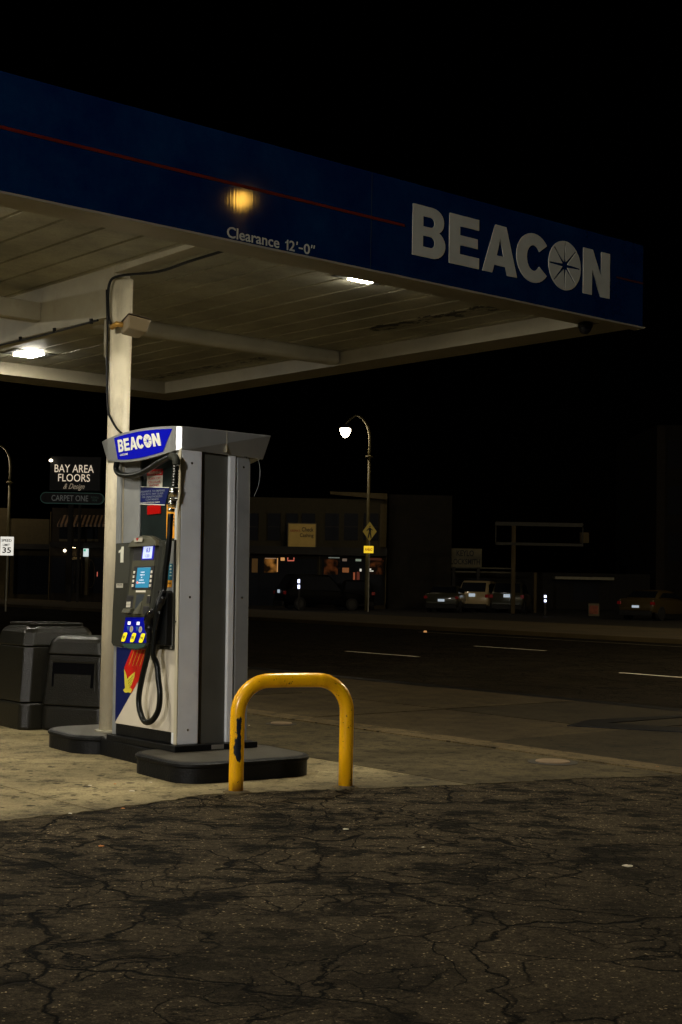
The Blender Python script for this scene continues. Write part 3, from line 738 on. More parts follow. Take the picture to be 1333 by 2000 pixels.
lb = cbox('label_strip', .007, .155, 1.233, 1.247, .0045, M['key'], bevel=0)
cbox('keypad_plate', -.125, -.02, 1.09, 1.21, .0042, M['ink'])
for i in range(3):
    for j in range(4): cbox('keypad_key', -.113 + i * .022, -.096 + i * .022, 1.125 + j * .0105, 1.133 + j * .0105, .008, M['key'], bevel=.001)
cdecal('speaker_hole', arc(-.05, 1.19, .01, .012, 0, 360, 10)[:-1], .0048, M['ink'])
b = MB(); b.hexa([(kx(1.09) - .045, -.012, 1.085), (kx(1.09), -.012, 1.075), (kx(1.09), .112, 1.075), (kx(1.09) - .045, .112, 1.085), (kx(1.12) - .03, -.012, 1.116), (kx(1.12), -.012, 1.12), (kx(1.12), .112, 1.12), (kx(1.12) - .03, .112, 1.116)])
b.build('receipt_hood', M['console'], con, bevel=.003)
cdecal('reader_funnel', [(.025, 1.218), (.15, 1.218), (.045, 1.077), (.02, 1.077)], .0040, mat('slate plastic', (.035, .045, .055), .4))
b = MB(); b.hexa([(kx(1.078) - .03, -.13, 1.078), (kx(1.078), -.14, 1.078), (kx(1.078), -.035, 1.078), (kx(1.078) - .03, -.04, 1.078), (kx(1.17) - .006, -.115, 1.17), (kx(1.17), -.118, 1.17), (kx(1.17), -.105, 1.17), (kx(1.17) - .006, -.107, 1.17)])
b.build('reader_wedge', M['console'], con, bevel=.002)
cbox('card_slot', .19, .238, 1.155, 1.205, .006, M['ink']); cbox('contactless_pad', .155, .232, 1.078, 1.135, .009, M['ink'], bevel=.004)
cdecal('slot_mark', [(.20, 1.209), (.20, 1.213), (.232, 1.213), (.232, 1.209)], .0048, M['key'])
gp = cdecal('grade_panel', [(-.125, .866), (-.11, 1.052), (.208, 1.055), (.25, .878)], .0012, M['royal'])
for s_ in (-.043, .096):
    cdecal('price_tile', [(s_ - .022, 1.0), (s_ - .022, 1.023), (s_ + .022, 1.023), (s_ + .022, 1.0)], .0025, M['glowwhite'], gp)
for s_, t_ in ((.002, "7"), (.141, "9")):
    ov = cdecal('price_oval', arc(s_, .969, .026, .023, 0, 360, 16)[:-1], .0025, M['paper'], gp)
    flat(text_mesh(t_, .0003), 'price_digit', (kx(.97) - .0042, -(s_ - .007), .958), (0, -1, 0), (0, 0, 1), (-1, 0, 0), M['ink_red'], ov, W=.012, Hh=.02)
    cdecal('price_arrow', [(s_ - .075, .988), (s_ - .03, .988), (s_ - .05, .955)], .0025, mat('mid blue print', (.03, .12, .4), .4), gp)
for s_, t_ in ((-.082, "87"), (.056, "89"), (.192, "91")):
    pts = []
    for cx_, cy_, a0 in ((.016, .020, 0), (-.016, .020, 90), (-.016, -.020, 180), (.016, -.020, 270)):
        for a_ in range(0, 91, 22): pts.append((s_ + cx_ + .014 * math.cos(R(a0 + a_)) + .45 * (cy_ + .014 * math.sin(R(a0 + a_))), .910 + cy_ + .013 * math.sin(R(a0 + a_))))
    bt = cdecal('grade_button', pts, .009, M['btn'], con)
    flat(text_mesh(t_, .0003, .01), 'grade_number', (kx(.91) - .0105, -(s_ - .021), .898), (0, -1, 0), (0, 0, 1), (-1, 0, 0), M['ink'], bt, W=.036, Hh=.022)
cdecal('console_chin', [(-.10, .845), (-.11, .862), (.24, .872), (.22, .848), (.10, .832), (-.02, .833)], .0015, mat('dark green plastic lip', (.03, .075, .06), .35), con)

# nozzle boot
boot = MB(); boot.loft([[Vector((x_, -s_, z_)) for s_, z_ in ((.30, .862), (.33, 1.16), (.352, 1.232), (.372, 1.242), (.448, 1.244), (.462, 1.225), (.452, .862))] for x_ in (-.375, -.3245)])
bt_ = boot.build('nozzle_boot', M['black'], pump, bevel=.008)
pbox('boot_cap', .36, .452, 1.222, 1.246, -.392, -.3755, M['gloss_black'], bt_, .006)
pbox('boot_latch', .43, .447, .838, .858, -.33, -.3185, M['silver'], bt_, .002)
# nozzle
noz = MB(); X = -.40
noz.tube(smooth_path([pf(.46, 1.20, X), pf(.44, 1.165, X), pf(.40, 1.12, X), pf(.345, 1.088, X - .01), pf(.30, 1.06, X - .015), pf(.285, 1.01, X - .012), pf(.288, .95, X - .01), pf(.268, .88, X)], 4),
         [.018] * 4 + [.024] * 4 + [.032] * 4 + [.040] * 4 + [.042] * 4 + [.038] * 4 + [.028] * 4 + [.024], 14)
nz = noz.build('nozzle', M['gloss_black'], pump, True)
b = MB(); b.tube(smooth_path([pf(.42, 1.10, X - .005), pf(.40, 1.02, X - .012), pf(.372, .95, X - .012), pf(.33, .91, X - .006), pf(.285, .905, X)], 4), .011, 10); b.build('lever_guard', M['gloss_black'], nz, True)
b = MB(); b.tube(smooth_path([pf(.38, 1.07, X - .005), pf(.355, 1.0, X - .01), pf(.325, .95, X - .01)], 4), .008, 8); b.build('trigger', M['chrome'], nz, True)
b = MB(); b.tube([pf(.318, 1.083, X - .046), pf(.345, 1.101, X - .040)], .009, 8); b.build('collar_ring', M['chrome'], nz, True)
# hoses
hl = [(.262, .88), (.223, .82), (.19, .748), (.138, .637), (.092, .503), (.098, .417), (.15, .344), (.215, .32), (.306, .345), (.384, .42), (.402, .527), (.376, .631), (.35, .73), (.345, .80), (.36, .90), (.385, 1.05), (.40, 1.15), (.41, 1.25), (.425, 1.32), (.435, 1.39), (.458, 1.486), (.479, 1.606), (.485, 1.70), (.492, 1.777)]
b = MB(); b.tube(smooth_path([pf(s_, z_, -.385 + (.012 if 12 < i else 0) + (-.04 if 12 < i < 17 else 0)) for i, (s_, z_) in enumerate(hl)], 5), .0205, 14); b.build('fuel_hose', M['hose'], pump, True)
b = MB()
b.tube([pf(.494, 1.79, -.372), pf(.498, 1.815, -.371)], .026, 16); b.tube([pf(.499, 1.82, -.370), pf(.506, 1.872, -.368)], .030, 16)
b.tube([pf(.507, 1.875, -.367), pf(.509, 1.885, -.366)], .036, 16); b.tube([pf(.510, 1.89, -.366), pf(.520, 1.958, -.362)], .034, 16)
b.build('breakaway_coupler', M['chrome'], pump, True)
b = MB(); pts = [pf(.520 + .0007 * k, 1.96 + .0095 * k, -.361) for k in range(17)]
b.tube(pts, [.026 if k % 2 else .021 for k in range(17)], 14); b.build('strain_relief', M['hose'], pump)
b = MB(); b.tube(smooth_path([pf(.532, 2.115, -.36), pf(.531, 2.145, -.36), pf(.505, 2.172, -.357), pf(.45, 2.182, -.352)], 4), .027, 14); b.build('swivel_elbow', M['panel_grey'], pump, True)
b = MB(); b.tube(smooth_path([pf(-.395, 2.25, -.33), pf(-.400, 2.199, -.35), pf(-.408, 2.153, -.35), pf(-.36, 2.118, -.35), (-.35, .26, 2.097), pf(-.165, 2.089, -.35), pf(-.013, 2.096, -.35), pf(.135, 2.123, -.35), pf(.289, 2.158, -.35), pf(.45, 2.182, -.352)], 5), .0215, 14)
b.build('vapour_hose', M['hose'], pump, True)

# head with curved fascias, the same turned half round at the back
front = [(-.575, -.392), (-.45, -.405), (-.30, -.412), (-.15, -.413), (0, -.408), (.12, -.398), (.24, -.382), (.34, -.362), (.42, -.342), (.465, -.325), (.492, -.295), (.50, -.25)]
def fx(s_):
    for (a_, xa), (b2, xb) in zip(front, front[1:]):
        if s_ <= b2: return xa + (xb - xa) * max(0, (s_ - a_)) / (b2 - a_)
    return -.25
def zt(s_): return 2.372 + .036 * (1 - ((s_ - .08) / .66) ** 2)
def zb(s_): return 2.176 + .055 * min(1.2, (abs(s_ - .0) / .5) ** 2)
top = []; bot = []
half = [(s_, x_) for s_, x_ in front]
for sg in (1, -1):
    for i, (s_, x_) in enumerate(half):
        ss, xx = s_, x_
        bs2, bx2 = ss, xx
        if i == 0: bs2, bx2 = ss + .075, xx + .02
        top.append(Vector((sg * xx, -sg * ss, zt(ss)))); bot.append(Vector((sg * bx2, -sg * bs2, zb(ss) if i else 2.205)))
b = MB(); b.loft([bot, top], cap=False)
def capfan(ring, z_):
    c_ = b.bm.verts.new((0, 0, z_)); vs = [b.bm.verts.new(p_) for p_ in ring]
    for i in range(len(vs)): b.bm.faces.new((vs[i], vs[(i + 1) % len(vs)], c_))
capfan(top, 2.40); capfan(bot, 2.25)
bmesh.ops.remove_doubles(b.bm, verts=b.bm.verts, dist=.0005)
head = b.build('sign_head', M['silver'], pump, bevel=.003)
b = MB(); b.box((.045, -.5355, 2.232), (.048, -.50, 2.385)); b.build('head_seam', M['trim'], head)
# blue sign on the head
def head_patch(name, L, Rr, ztop, zbot, off, m, parent, n=28, rows=2):
    b = MB(); rings_ = []
    for i in range(n + 1):
        f_ = i / n; col_ = []
        for j in range(rows + 1):
            g2 = j / rows
            s_ = (L[0] + (L[1] - L[0]) * g2) * (1 - f_) + (Rr[0] + (Rr[1] - Rr[0]) * g2) * f_
            z_ = ztop(s_) * (1 - g2) + zbot(s_) * g2
            col_.append(Vector((fx(s_) - off, -s_, z_)))
        rings_.append(col_)
    b.loft(rings_, cap=False, closed=False); return b.build(name, m, parent, smooth=True)
blue_top = lambda s_: zt(s_) - .019
blue_bot = lambda s_: zb(s_) + .020
hs = head_patch('blue_sign', (-.325, -.255), (.435, .345), blue_top, blue_bot, .003, M['royal'], head)
x_a, x_b = -2.83, -.475; TS0, TS1 = -.262, .300
for g_ in gl:
    me = poly_mesh(g_, .0006)
    for v in me.vertices:
        u_ = (v.co.x - x_a) / (x_b - x_a); h_ = (v.co.y - .182) / .395
        s_ = TS0 + u_ * (TS1 - TS0) + (1 - h_) * .028; z_ = 2.262 + h_ * .093 + .004 * u_
        v.co = Vector((fx(s_) - .0045 - v.co.z, -s_, z_))
    link('letter', me, M['white'], hs)
me = text_mesh("GASOLINE", .0004, .01)
vs = me.vertices; xa = min(v.co.x for v in vs); xb = max(v.co.x for v in vs); ya = min(v.co.y for v in vs); yb = max(v.co.y for v in vs)
for v in vs:
    u_ = (v.co.x - xa) / (xb - xa); w_ = (v.co.y - ya) / (yb - ya); s_ = -.215 + u_ * .12
    v.co = Vector((fx(s_) - .0045 - v.co.z, -s_, 2.232 + w_ * .015))
link('gasoline_text', me, M['white'], hs)
for z_ in (.28, 1.2, 2.14):
    for x_ in (-.21, .225):
        b = MB(); yy = -.491 if x_ < 0 else -.476
        b.loft([[Vector((x_ + r_ * math.cos(2 * PI * k / 10), yy - d_, z_ + r_ * math.sin(2 * PI * k / 10))) for k in range(10)] for r_, d_ in ((.009, -.002), (.009, .001), (.006, .003))]); b.build('screw', M['chrome'], pump)
# small bits on the side
pbox('asset_tag', .5352, .5362, .142, .173, -.045, .055, M['silver'], bevel=0)
b = MB(); b.tube([(.21, -.51, 2.21), (.21, -.535, 2.205)], .006, 8); b.build('hook', M['chrome'], pump)
b = MB(); b.tube(smooth_path([(.33, -.50, 2.22), (.345, -.505, 2.12), (.335, -.505, 2.02), (.30, -.50, 1.93)], 5), .0018, 6); b.build('tether', M['silver_dark'], pump)
b = MB(); b.tube([pf(.472, 1.03, -.3055), pf(.472, 1.03, -.312)], .008, 10); b.build('door_lock', M['chrome'], pump)

# =================================================================== ISLAND, HOOP, BINS
def island():
    # dog-bone kerb in pump yaw
    c_, s_ = math.cos(YAW), math.sin(YAW); X1 = Vector((c_, s_, 0)); Y1 = Vector((-s_, c_, 0))
    def L(a_, b_): return PO + X1 * a_ + Y1 * b_
    def blob(cx_, cy_, hx, hy, r_, n=14):
        P_ = []
        for sx_, sy_, a0 in ((1, 1, 0), (-1, 1, 90), (-1, -1, 180), (1, -1, 270)):
            for k in range(n + 1):
                a_ = R(a0 + 90 * k / n); P_.append((cx_ + sx_ * (hx - r_) + r_ * math.cos(a_), cy_ + sy_ * (hy - r_) + r_ * math.sin(a_)))
        return P_
    t = thing('pump_island', 'low black dog-bone kerb island carrying the dispenser and column', 'island')
    near = blob(-.03, -.66, .53, .40, .20); far = blob(.04, 1.02, .52, .42, .28)
    def ring(P_, g_, z_): # inset
        cx_ = sum(p_[0] for p_ in P_) / len(P_); cy_ = sum(p_[1] for p_ in P_) / len(P_); out = []
        for p_ in P_:
            d = Vector((p_[0] - cx_, p_[1] - cy_, 0)); d = d * (1 - g_ / d.length); q_ = L(cx_ + d.x, cy_ + d.y); q_.z = z_; out.append(q_)
        return out
    for nm, P_ in (('island_end', near), ('island_end', far)):
        b = MB(); b.loft([ring(P_, 0, -.02), ring(P_, 0, .10), ring(P_, -.012, .112), ring(P_, -.012, .128), ring(P_, .004, .139), ring(P_, .02, .141)]); e_ = b.build(nm, M['black'], t)
        b = MB(); b.loft([ring(P_, .03, .1412), ring(P_, .05, .1432)]); b.build('worn_top', M['isl_top'], e_)
    b = MB(); b.prism([L(-.33, -.32), L(.33, -.32), L(.33, .75), L(-.33, .75)], -.02, .136); w_ = b.build('island_waist', M['black'], t, bevel=.015)
    b = MB(); b.prism([L(-.31, -.32), L(.31, -.32), L(.31, .75), L(-.31, .75)], .1365, .139); b.build('worn_top', M['isl_top'], w_)
M['isl_top'] = mat('worn black kerb top', (.05, .044, .03), .5, vary=.3, vscale=4, dirt=.5, dscale=5, dcol=(.015, .015, .015), bump=.2)
island()

def hoop_mat():
    m = mat('chipped yellow hoop paint', (.93, .47, .004), .27)
    n = m.node_tree.nodes; l = m.node_tree.links; bs = n["Principled BSDF"]
    tc = n.new("ShaderNodeTexCoord"); mp = n.new("ShaderNodeMapping"); l.new(tc.outputs["Object"], mp.inputs[0]); mp.inputs["Scale"].default_value = (1, 1, .45)
    t = n.new("ShaderNodeTexNoise"); t.inputs["Scale"].default_value = 16; t.inputs["Detail"].default_value = 7; l.new(mp.outputs[0], t.inputs[0])
    sp = n.new("ShaderNodeSeparateXYZ"); l.new(tc.outputs["Object"], sp.inputs[0])
    def mr(o_, a_, b_, c_, d_):
        r = n.new("ShaderNodeMapRange"); l.new(o_, r.inputs[0])
        for i, v in zip((1, 2, 3, 4), (a_, b_, c_, d_)): r.inputs[i].default_value = v
        return r.outputs[0]
    def mu(op, a_, b_):
        k = n.new("ShaderNodeMath"); k.operation = op
        for i, v in enumerate((a_, b_)):
            if isinstance(v, (int, float)): k.inputs[i].default_value = v
            else: l.new(v, k.inputs[i])
        return k.outputs[0]
    dx = mu('ABSOLUTE', mu('ADD', sp.outputs[0], .005), 0)
    mask = mu('MULTIPLY', mu('MULTIPLY', mr(sp.outputs[2], .08, .22, 0, 1), mr(sp.outputs[2], .42, .54, 1, 0)), mu('MULTIPLY', mr(dx, .008, .04, 1, 0), mr(sp.outputs[1], -.01, .02, 1, 0)))
    chip = mr(mu('ADD', mu('MULTIPLY', mask, .42), t.outputs[0]), .735, .76, 0, 1)
    t2 = n.new("ShaderNodeTexNoise"); t2.inputs["Scale"].default_value = 7; t2.inputs["Detail"].default_value = 8; l.new(mp.outputs[0], t2.inputs[0])
    t3 = n.new('ShaderNodeTexNoise'); t3.inputs['Scale'].default_value = 55; t3.inputs['Detail'].default_value = 3; l.new(tc.outputs['Object'], t3.inputs[0])
    grime = mr(t2.outputs[0], .50, .70, 0, .5)
    chip = mu('MAXIMUM', chip, mr(t3.outputs[0], .695, .71, 0, .85))
    mx = n.new("ShaderNodeMix"); mx.data_type = 'RGBA'; l.new(grime, mx.inputs[0]); mx.inputs[6].default_value = (.93, .47, .004, 1); mx.inputs[7].default_value = (.35, .13, .005, 1)
    m2 = n.new("ShaderNodeMix"); m2.data_type = 'RGBA'; l.new(chip, m2.inputs[0]); l.new(mx.outputs[2], m2.inputs[6]); m2.inputs[7].default_value = (.012, .016, .025, 1)
    m4 = n.new("ShaderNodeMix"); m4.data_type = 'RGBA'; l.new(mu('MULTIPLY', mr(sp.outputs[2], .03, .11, 1, 0), mr(t2.outputs[0], .42, .58, 0, .8)), m4.inputs[0]); l.new(m2.outputs[2], m4.inputs[6]); m4.inputs[7].default_value = (.16, .06, .015, 1)
    l.new(m4.outputs[2], bs.inputs["Base Color"])
    return m
pa = gnd(461, 1549); pb = gnd(675, 1539)
d_ = (pb - pa); LW = d_.length; rz_ = math.atan2(d_.y, d_.x)
hoop = thing('hoop_bollard', 'glossy yellow steel hoop guarding the pump with chipped left leg', 'bollard', (pa.x, pa.y, 0), rz_)
HT = .70; rc = .21
pts = [(0, 0, -.05), (0, 0, .1), (0, 0, .25), (0, 0, .38), (0, 0, HT - rc - .04)]
pts += [(rc - rc * math.cos(R(a_)), 0, HT - rc + rc * math.sin(R(a_))) for a_ in range(0, 91, 9)]
pts += [(LW * .5, 0, HT + .002)]
pts += [(LW - rc + rc * math.sin(R(a_)), 0, HT - rc + rc * math.cos(R(a_))) for a_ in range(0, 91, 9)]
pts += [(LW, 0, HT - rc - .04), (LW, 0, .25), (LW, 0, -.05)]
b = MB(); b.tube(pts, .0465, 28); b.build('tube', hoop_mat(), hoop, True)
for x_ in (0, LW):
    b = MB(); n_ = 18
    rr = [[Vector((x_ + (rad + .012 * math.sin(k * 2.7 + x_)) * math.cos(2 * PI * k / n_), (rad + .012 * math.cos(k * 1.9)) * math.sin(2 * PI * k / n_), z_)) for k in range(n_)] for rad, z_ in ((.085, -.01), (.080, .008), (.055, .018))]
    b.loft(rr); b.build('grout_collar', M['conc4'], hoop, True)

def wbin(px, py, dy, rz, wid, dep, H, label, opening, toptray):
    p = gnd(px, py); t = thing('waste_bin', label, 'waste bin', (p.x, p.y + dy, 0), rz, 'forecourt service bins')
    def oct_(w_, d_, z_, ch=.065):
        w_ /= 2; d_ /= 2
        return [Vector(q_) for q_ in ((-w_ + ch, -d_, z_), (w_ - ch, -d_, z_), (w_, -d_ + ch, z_), (w_, d_ - ch, z_), (w_ - ch, d_, z_), (-w_ + ch, d_, z_), (-w_, d_ - ch, z_), (-w_, -d_ + ch, z_))]
    def lerp(z_): return 1 - .15 * z_ / H
    Z1, Z2 = H * .27, H * .80
    b = MB(); b.loft([oct_(wid, dep, 0), oct_(wid * lerp(Z1), dep * lerp(Z1), Z1)]); b.build('base', M['bin'], t, bevel=.03, seg=4)
    b = MB(); b.loft([oct_(wid * lerp(Z1) + .016, dep * lerp(Z1) + .016, Z1 + .001), oct_(wid * lerp(Z1) + .012, dep * lerp(Z1) + .012, Z1 + .012), oct_(wid * lerp(Z2), dep * lerp(Z2), Z2)])
    body = b.build('body', M['bin'], t, bevel=.02, seg=4)
    b = MB(); b.loft([oct_(wid * lerp(Z2) + .022, dep * lerp(Z2) + .022, Z2 + .006), oct_(wid * lerp(Z2) + .012, dep * lerp(Z2) + .012, Z2 + .02), oct_(wid * .855, dep * .85, H * .89), oct_(wid * .83, dep * .82, H * .935), oct_(wid * .78, dep * .76, H * .97), oct_(wid * .70, dep * .66, H * .992), oct_(wid * .58, dep * .5, H)]); lid = b.build('lid', M['bin'], t, bevel=.02, seg=3)
    fy = -dep / 2 * lerp((Z1 + Z2) / 2)
    if opening:
        for s_ in (-1, 1):
            b = MB(); z0_, z1_ = H * .43, H * .74
            sl = 0
            f0 = -dep / 2 * lerp(z0_); f1 = -dep / 2 * lerp(z1_)
            if s_ > 0: f0, f1 = -f0, -f1
            k = .011 * (-1 if s_ < 0 else 1)
            w2 = wid * .33
            q_ = [(-w2, f0 + k, z0_), (w2, f0 + k, z0_), (w2, f1 + k, z1_), (-w2, f1 + k, z1_)]
            i_ = [(-w2 + .025, f0 + k * .9, z0_ + .03), (w2 - .025, f0 + k * .9, z0_ + .03), (w2 - .025, f1 + k * .9, z1_ - .015), (-w2 + .025, f1 + k * .9, z1_ - .015)]
            for a_ in range(4):
                b.face([q_[a_], q_[(a_ + 1) % 4], i_[(a_ + 1) % 4], i_[a_]])
                b.face([q_[a_], q_[(a_ + 1) % 4], Vector(q_[(a_ + 1) % 4]) - Vector((0, k * 1.3, 0)), Vector(q_[a_]) - Vector((0, k * 1.3, 0))])
            b.build('hatch_frame', M['bin'], body)
            b = MB(); b.face([Vector(v_) - Vector((0, k * .45, 0)) for v_ in i_]); hp = b.build('hatch_shade', M['bin_in'], body)  # flat dark sheet over the solid body, painted as the shaded hatch opening
            b = MB(); b.face([Vector(v_) - Vector((0, k * .3, 0)) + Vector((0, 0, -.004)) for v_ in ((i_[0][0] + .02, f0 + k * .9, i_[0][2]), (i_[1][0] - .03, f0 + k * .9, i_[0][2]), (i_[1][0] - .03, (f0 + f1) / 2 + k * .9, (i_[0][2] + i_[2][2]) / 2 + .01), (i_[0][0] + .02, (f0 + f1) / 2 + k * .9, (i_[0][2] + i_[2][2]) / 2 + .01))]); b.build('inner_flap', M['bin'], hp)
    if toptray:
        b = MB(); w3, d3 = wid * .30, dep * .26
        b.box((-w3 - .02, -d3 - .02, H + .001), (w3 + .02, -d3, H + .022)); b.box((-w3 - .02, d3, H + .001), (w3 + .02, d3 + .02, H + .022)); b.box((-w3 - .02, -d3 + .001, H + .001), (-w3, d3 - .001, H + .022)); b.box((w3, -d3 + .001, H + .001), (w3 + .02, d3 - .001, H + .022))
        b.build('tray_rim', M['bin'], lid, bevel=.004)
        b = MB(); b.box((-w3 + .001, -d3 + .001, H + .0005), (w3 - .001, d3 - .001, H + .006)); b.build('tray_well', M['bin_in'], lid)
    return t
wbin(160, 1431, .30, R(-20), .70, .60, .82, 'dark grey bin with square hatch beside the column', True, False)
wbin(62, 1428, .50, R(38), .78, .74, .90, 'taller dark bin with a tray top behind the hatch bin', False, True)

# =================================================================== LITTER
def scrap(px, py, r_, m, lab, cat='litter'):
    p = gnd(px, py); b = MB(); n_ = 7; rr = []
    for z_, k in ((0, 1), (.16, .92), (.26, .4)):
        rr.append([Vector((p.x + r_ * k * (1 + .4 * math.sin(i * 2.3 + px)) * math.cos(2 * PI * i / n_), p.y + r_ * k * (1 + .3 * math.cos(i * 1.7 + py)) * math.sin(2 * PI * i / n_), .006 + r_ * z_ * (1 + .5 * math.sin(i * 3 + px)))) for i in range(n_)])
    b.loft(rr); return tag(b.build('litter', m), lab, cat, 'scraps on the ground')
for a_ in ((258, 1547, .016, 'litter', 'white scrap on the pad left of the island'), (176, 1536, .012, 'litter', 'small pale scrap on the pad near the joint'), (225, 1533, .009, 'leaf', 'tiny orange scrap right of the pale scrap near the joint'),
           (295, 1530, .009, 'litter', 'tiny pale chip just left of the island front'), (138, 1591, .011, 'litter', 'pale chip at the left asphalt edge'), (240, 1581, .010, 'leaf', 'orange chip where the joint meets the asphalt'),
           (197, 1655, .014, 'leaf', 'orange scrap on the asphalt at lower left'), (675, 1622, .017, 'litter', 'pale green scrap on the asphalt below the hoop'), (1226, 1694, .021, 'litter', 'cream scrap on the cracked asphalt at far right'),
           (827, 1657, .009, 'litter', 'tiny white chip on the asphalt right of centre'), (1283, 1500, .020, 'leaf', 'orange leaf by the gutter at the right edge'), (381, 1528, .008, 'leaf', 'orange speck at the foot of the island'),
           (850, 1538, .020, 'black', 'dark clod at the concrete edge right of the hoop'), (903, 1556, .014, 'black', 'small dark clod on the asphalt right of the hoop'), (487, 1418, .010, 'litter', 'pale chip beside the pump side on the apron')):
    scrap(a_[0], a_[1], a_[2], M[a_[3]], a_[4])

# =================================================================== STREET LAMPS
def lamp_post(x_, y_, H, side, glow, label, dist=1.5):
    t = thing('street_lamp', label, 'street lamp', (x_, y_, 0), 0, 'street lamps with curved arms')
    b = MB(); b.tube([(0, 0, -.1), (0, 0, 1), (0, 0, H - 1.3)], [.12, .10, .075], 14); b.build('pole', M['olive_pole'], t, True)
    b = MB(); b.lathe([(.08, H - 1.32), (.2, H - 1.27), (.2, H - 1.22), (.09, H - 1.17)], n=16); b.build('collar', M['olive_pole'], t, True)
    b = MB(); b.tube(smooth_path([(0, 0, H - 1.2), (0, 0, H - .2), (side * .18, 0, H + .45), (side * .6, 0, H + .85), (side * dist * .75, 0, H + .72), (side * dist, 0, H + .42)], 6), [.07] * 12 + [.05] * 19, 12); b.build('arm', M['olive_pole'], t, True)
    b = MB(); b.lathe([(.06, H + .42), (.30, H + .28), (.31, H + .2), (.28, H + .19)], (side * dist, 0, 0), 20); b.build('shade', M['ledge'], t, True)
    b = MB(); b.lathe([(.26, H + .185), (.27, H + .10), (.22, H - .08), (.12, H - .22), (.03, H - .27)], (side * dist, 0, 0), 20); b.build('bowl', glow, t, True)
    return t
q_ = at(716, 1190, 72)
Hm = at(716, 845, 72).z
lamp_post(q_.x, 72, Hm, -1, M['streetglow'], 'lit street lamp with curved arm across the road in the middle', 1.25)
ql = at(13, 1150, 80); Hl = at(13, 900, 80).z
lamp_post(ql.x, 80, Hl, -1, M['streetglow'], 'street lamp at the left edge with its lit bowl out of frame', 1.5)
# kerbside sodium lamp beyond the right edge, mirrored in the blue fascia
pr = Vector((-.7282, 9.5805, 3.9532)); rd = Vector((.93724, -.22876, .26317)); tl = 20.5; lp = pr + rd * tl
t = thing('street_lamp', 'amber globe street lamp outside the right edge mirrored in the blue fascia', 'street lamp', (lp.x, lp.y, 0), 0, None)
b = MB(); b.tube([(0, 0, -.3), (0, 0, lp.z - .3)], [.11, .07], 12); b.build('pole', M['olive_pole'], t, True)
b = MB(); b.lathe([(.02, lp.z - .25)] + [(.17 * math.cos(R(a_)), lp.z + .17 * math.sin(R(a_))) for a_ in range(-80, 81, 20)], n=20); b.build('globe', M['sodium'], t, True)

lamp_post(14, 22, 8.3, -1, M['roadglow'], 'street lamp beyond the right edge lighting the road', 1.5)
lamp_post(23, 50, 9.5, -1, mat('far road lamp bowl', (1, 1, 1), .5, emit=420, ecol=(1., .78, .45)), 'street lamp beyond the right edge near the parked cars', 1.5)
t = thing('flood_light', 'yard flood light on a tall pole behind the viewpoint', 'flood light', (-10, -12, 0))
b = MB(); b.tube([(0, 0, -.1), (0, 0, 7)], [.1, .07], 12); b.build('pole', M['steel'], t, True)
fm = Matrix.Translation((0, 0, 7.1)) @ Matrix.Rotation(R(-28), 4, 'Z') @ Matrix.Rotation(R(-12), 4, 'X')
b = MB(); b.box((-.3, -.1, -.3), (.3, .1, .3), fm); b.build('housing', M['black'], t, bevel=.01)
b = MB(); b.box((-.27, .101, -.27), (.27, .12, .27), fm); b.build('lens', M['flood'], t)

# =================================================================== FAR SIGNS
def plate(name, px0, py0, px1, py1, Y, th, m, parent=None, **k):
    a_ = at(px0, py1, Y); c_ = at(px1, py0, Y)
    b = MB(); b.box((a_.x, Y, a_.z), (c_.x, Y + th, c_.z)); return b.build(name, m, parent, **k)
def ptext(txt, px0, py0, px1, py1, Y, m, parent, off=0., shear=0., lead=1., name='lettering', align='CENTER'):
    a_ = at(px0, py1, Y); c_ = at(px1, py0, Y)
    return flat(text_mesh(txt, .004, off, shear, lead, align), name, (a_.x, Y - .012, a_.z), (1, 0, 0), (0, 0, 1), (0, -1, 0), m, parent, W=c_.x - a_.x, Hh=c_.z - a_.z)
def root(name, label, cat, px, Y, group=None):
    p = at(px, 1190, Y); return thing(name, label, cat, (0, 0, 0), 0, group)
# speed limit sign
t = root('speed_sign', 'white speed limit 35 sign on a post at the left edge', 'road sign', 14, 58)
plate('panel', 0.5, 1048.5, 27.5, 1084.5, 58, .01, M['reflect'], t)
q_ = at(14, 1100, 58); b = MB(); b.box((q_.x - .03, 58.012, GZ), (q_.x + .03, 58.06, at(14, 1046, 58).z)); b.build('post', M['steel'], t)
ptext("SPEED", 3.5, 1053, 23.5, 1058, 58, M['ink'], t, .02); ptext("LIMIT", 6, 1062, 20, 1066.5, 58, M['ink'], t, .02); ptext("35", 5, 1069, 22.5, 1080, 58, M['ink'], t, .02)
# bay area floors sign
t = root('shop_sign', 'tall dark sign with lit letters BAY AREA FLOORS at the left', 'shop sign', 140, 76)
plate('panel', 97, 893, 197, 957, 76, .4, M['sign_dk'], t)
ptext("BAY AREA", 107, 908.5, 184, 922, 75.98, M['lit_letter'], t, .0); ptext("FLOORS", 114, 926.5, 176.5, 940, 75.98, M['lit_letter'], t, .0)
ptext("& Design", 124, 945, 166, 958, 75.98, M['dim_letter'], t, .0, .5)
q_ = at(130, 1100, 76)
b = MB(); b.box((q_.x, 76.1, GZ), (q_.x + .25, 76.35, at(100, 960, 76).z)); b.build('pole', M['ledge'], t)
b = MB(); p_ = at(100, 899, 75.6); b.lathe([(.02, p_.z - .09), (.1, p_.z - .06), (.11, p_.z + .02), (.03, p_.z + .08)], (p_.x, p_.y, 0), 10); b.build('spot_lamp', M['warmspot'], t)
t = root('oval_sign', 'dark green pill shaped sign lettered CARPET ONE under the lit sign', 'shop sign', 140, 75.5)
ca = at(90, 972, 75.5); cb = at(192, 974, 75.5); rz2 = .31
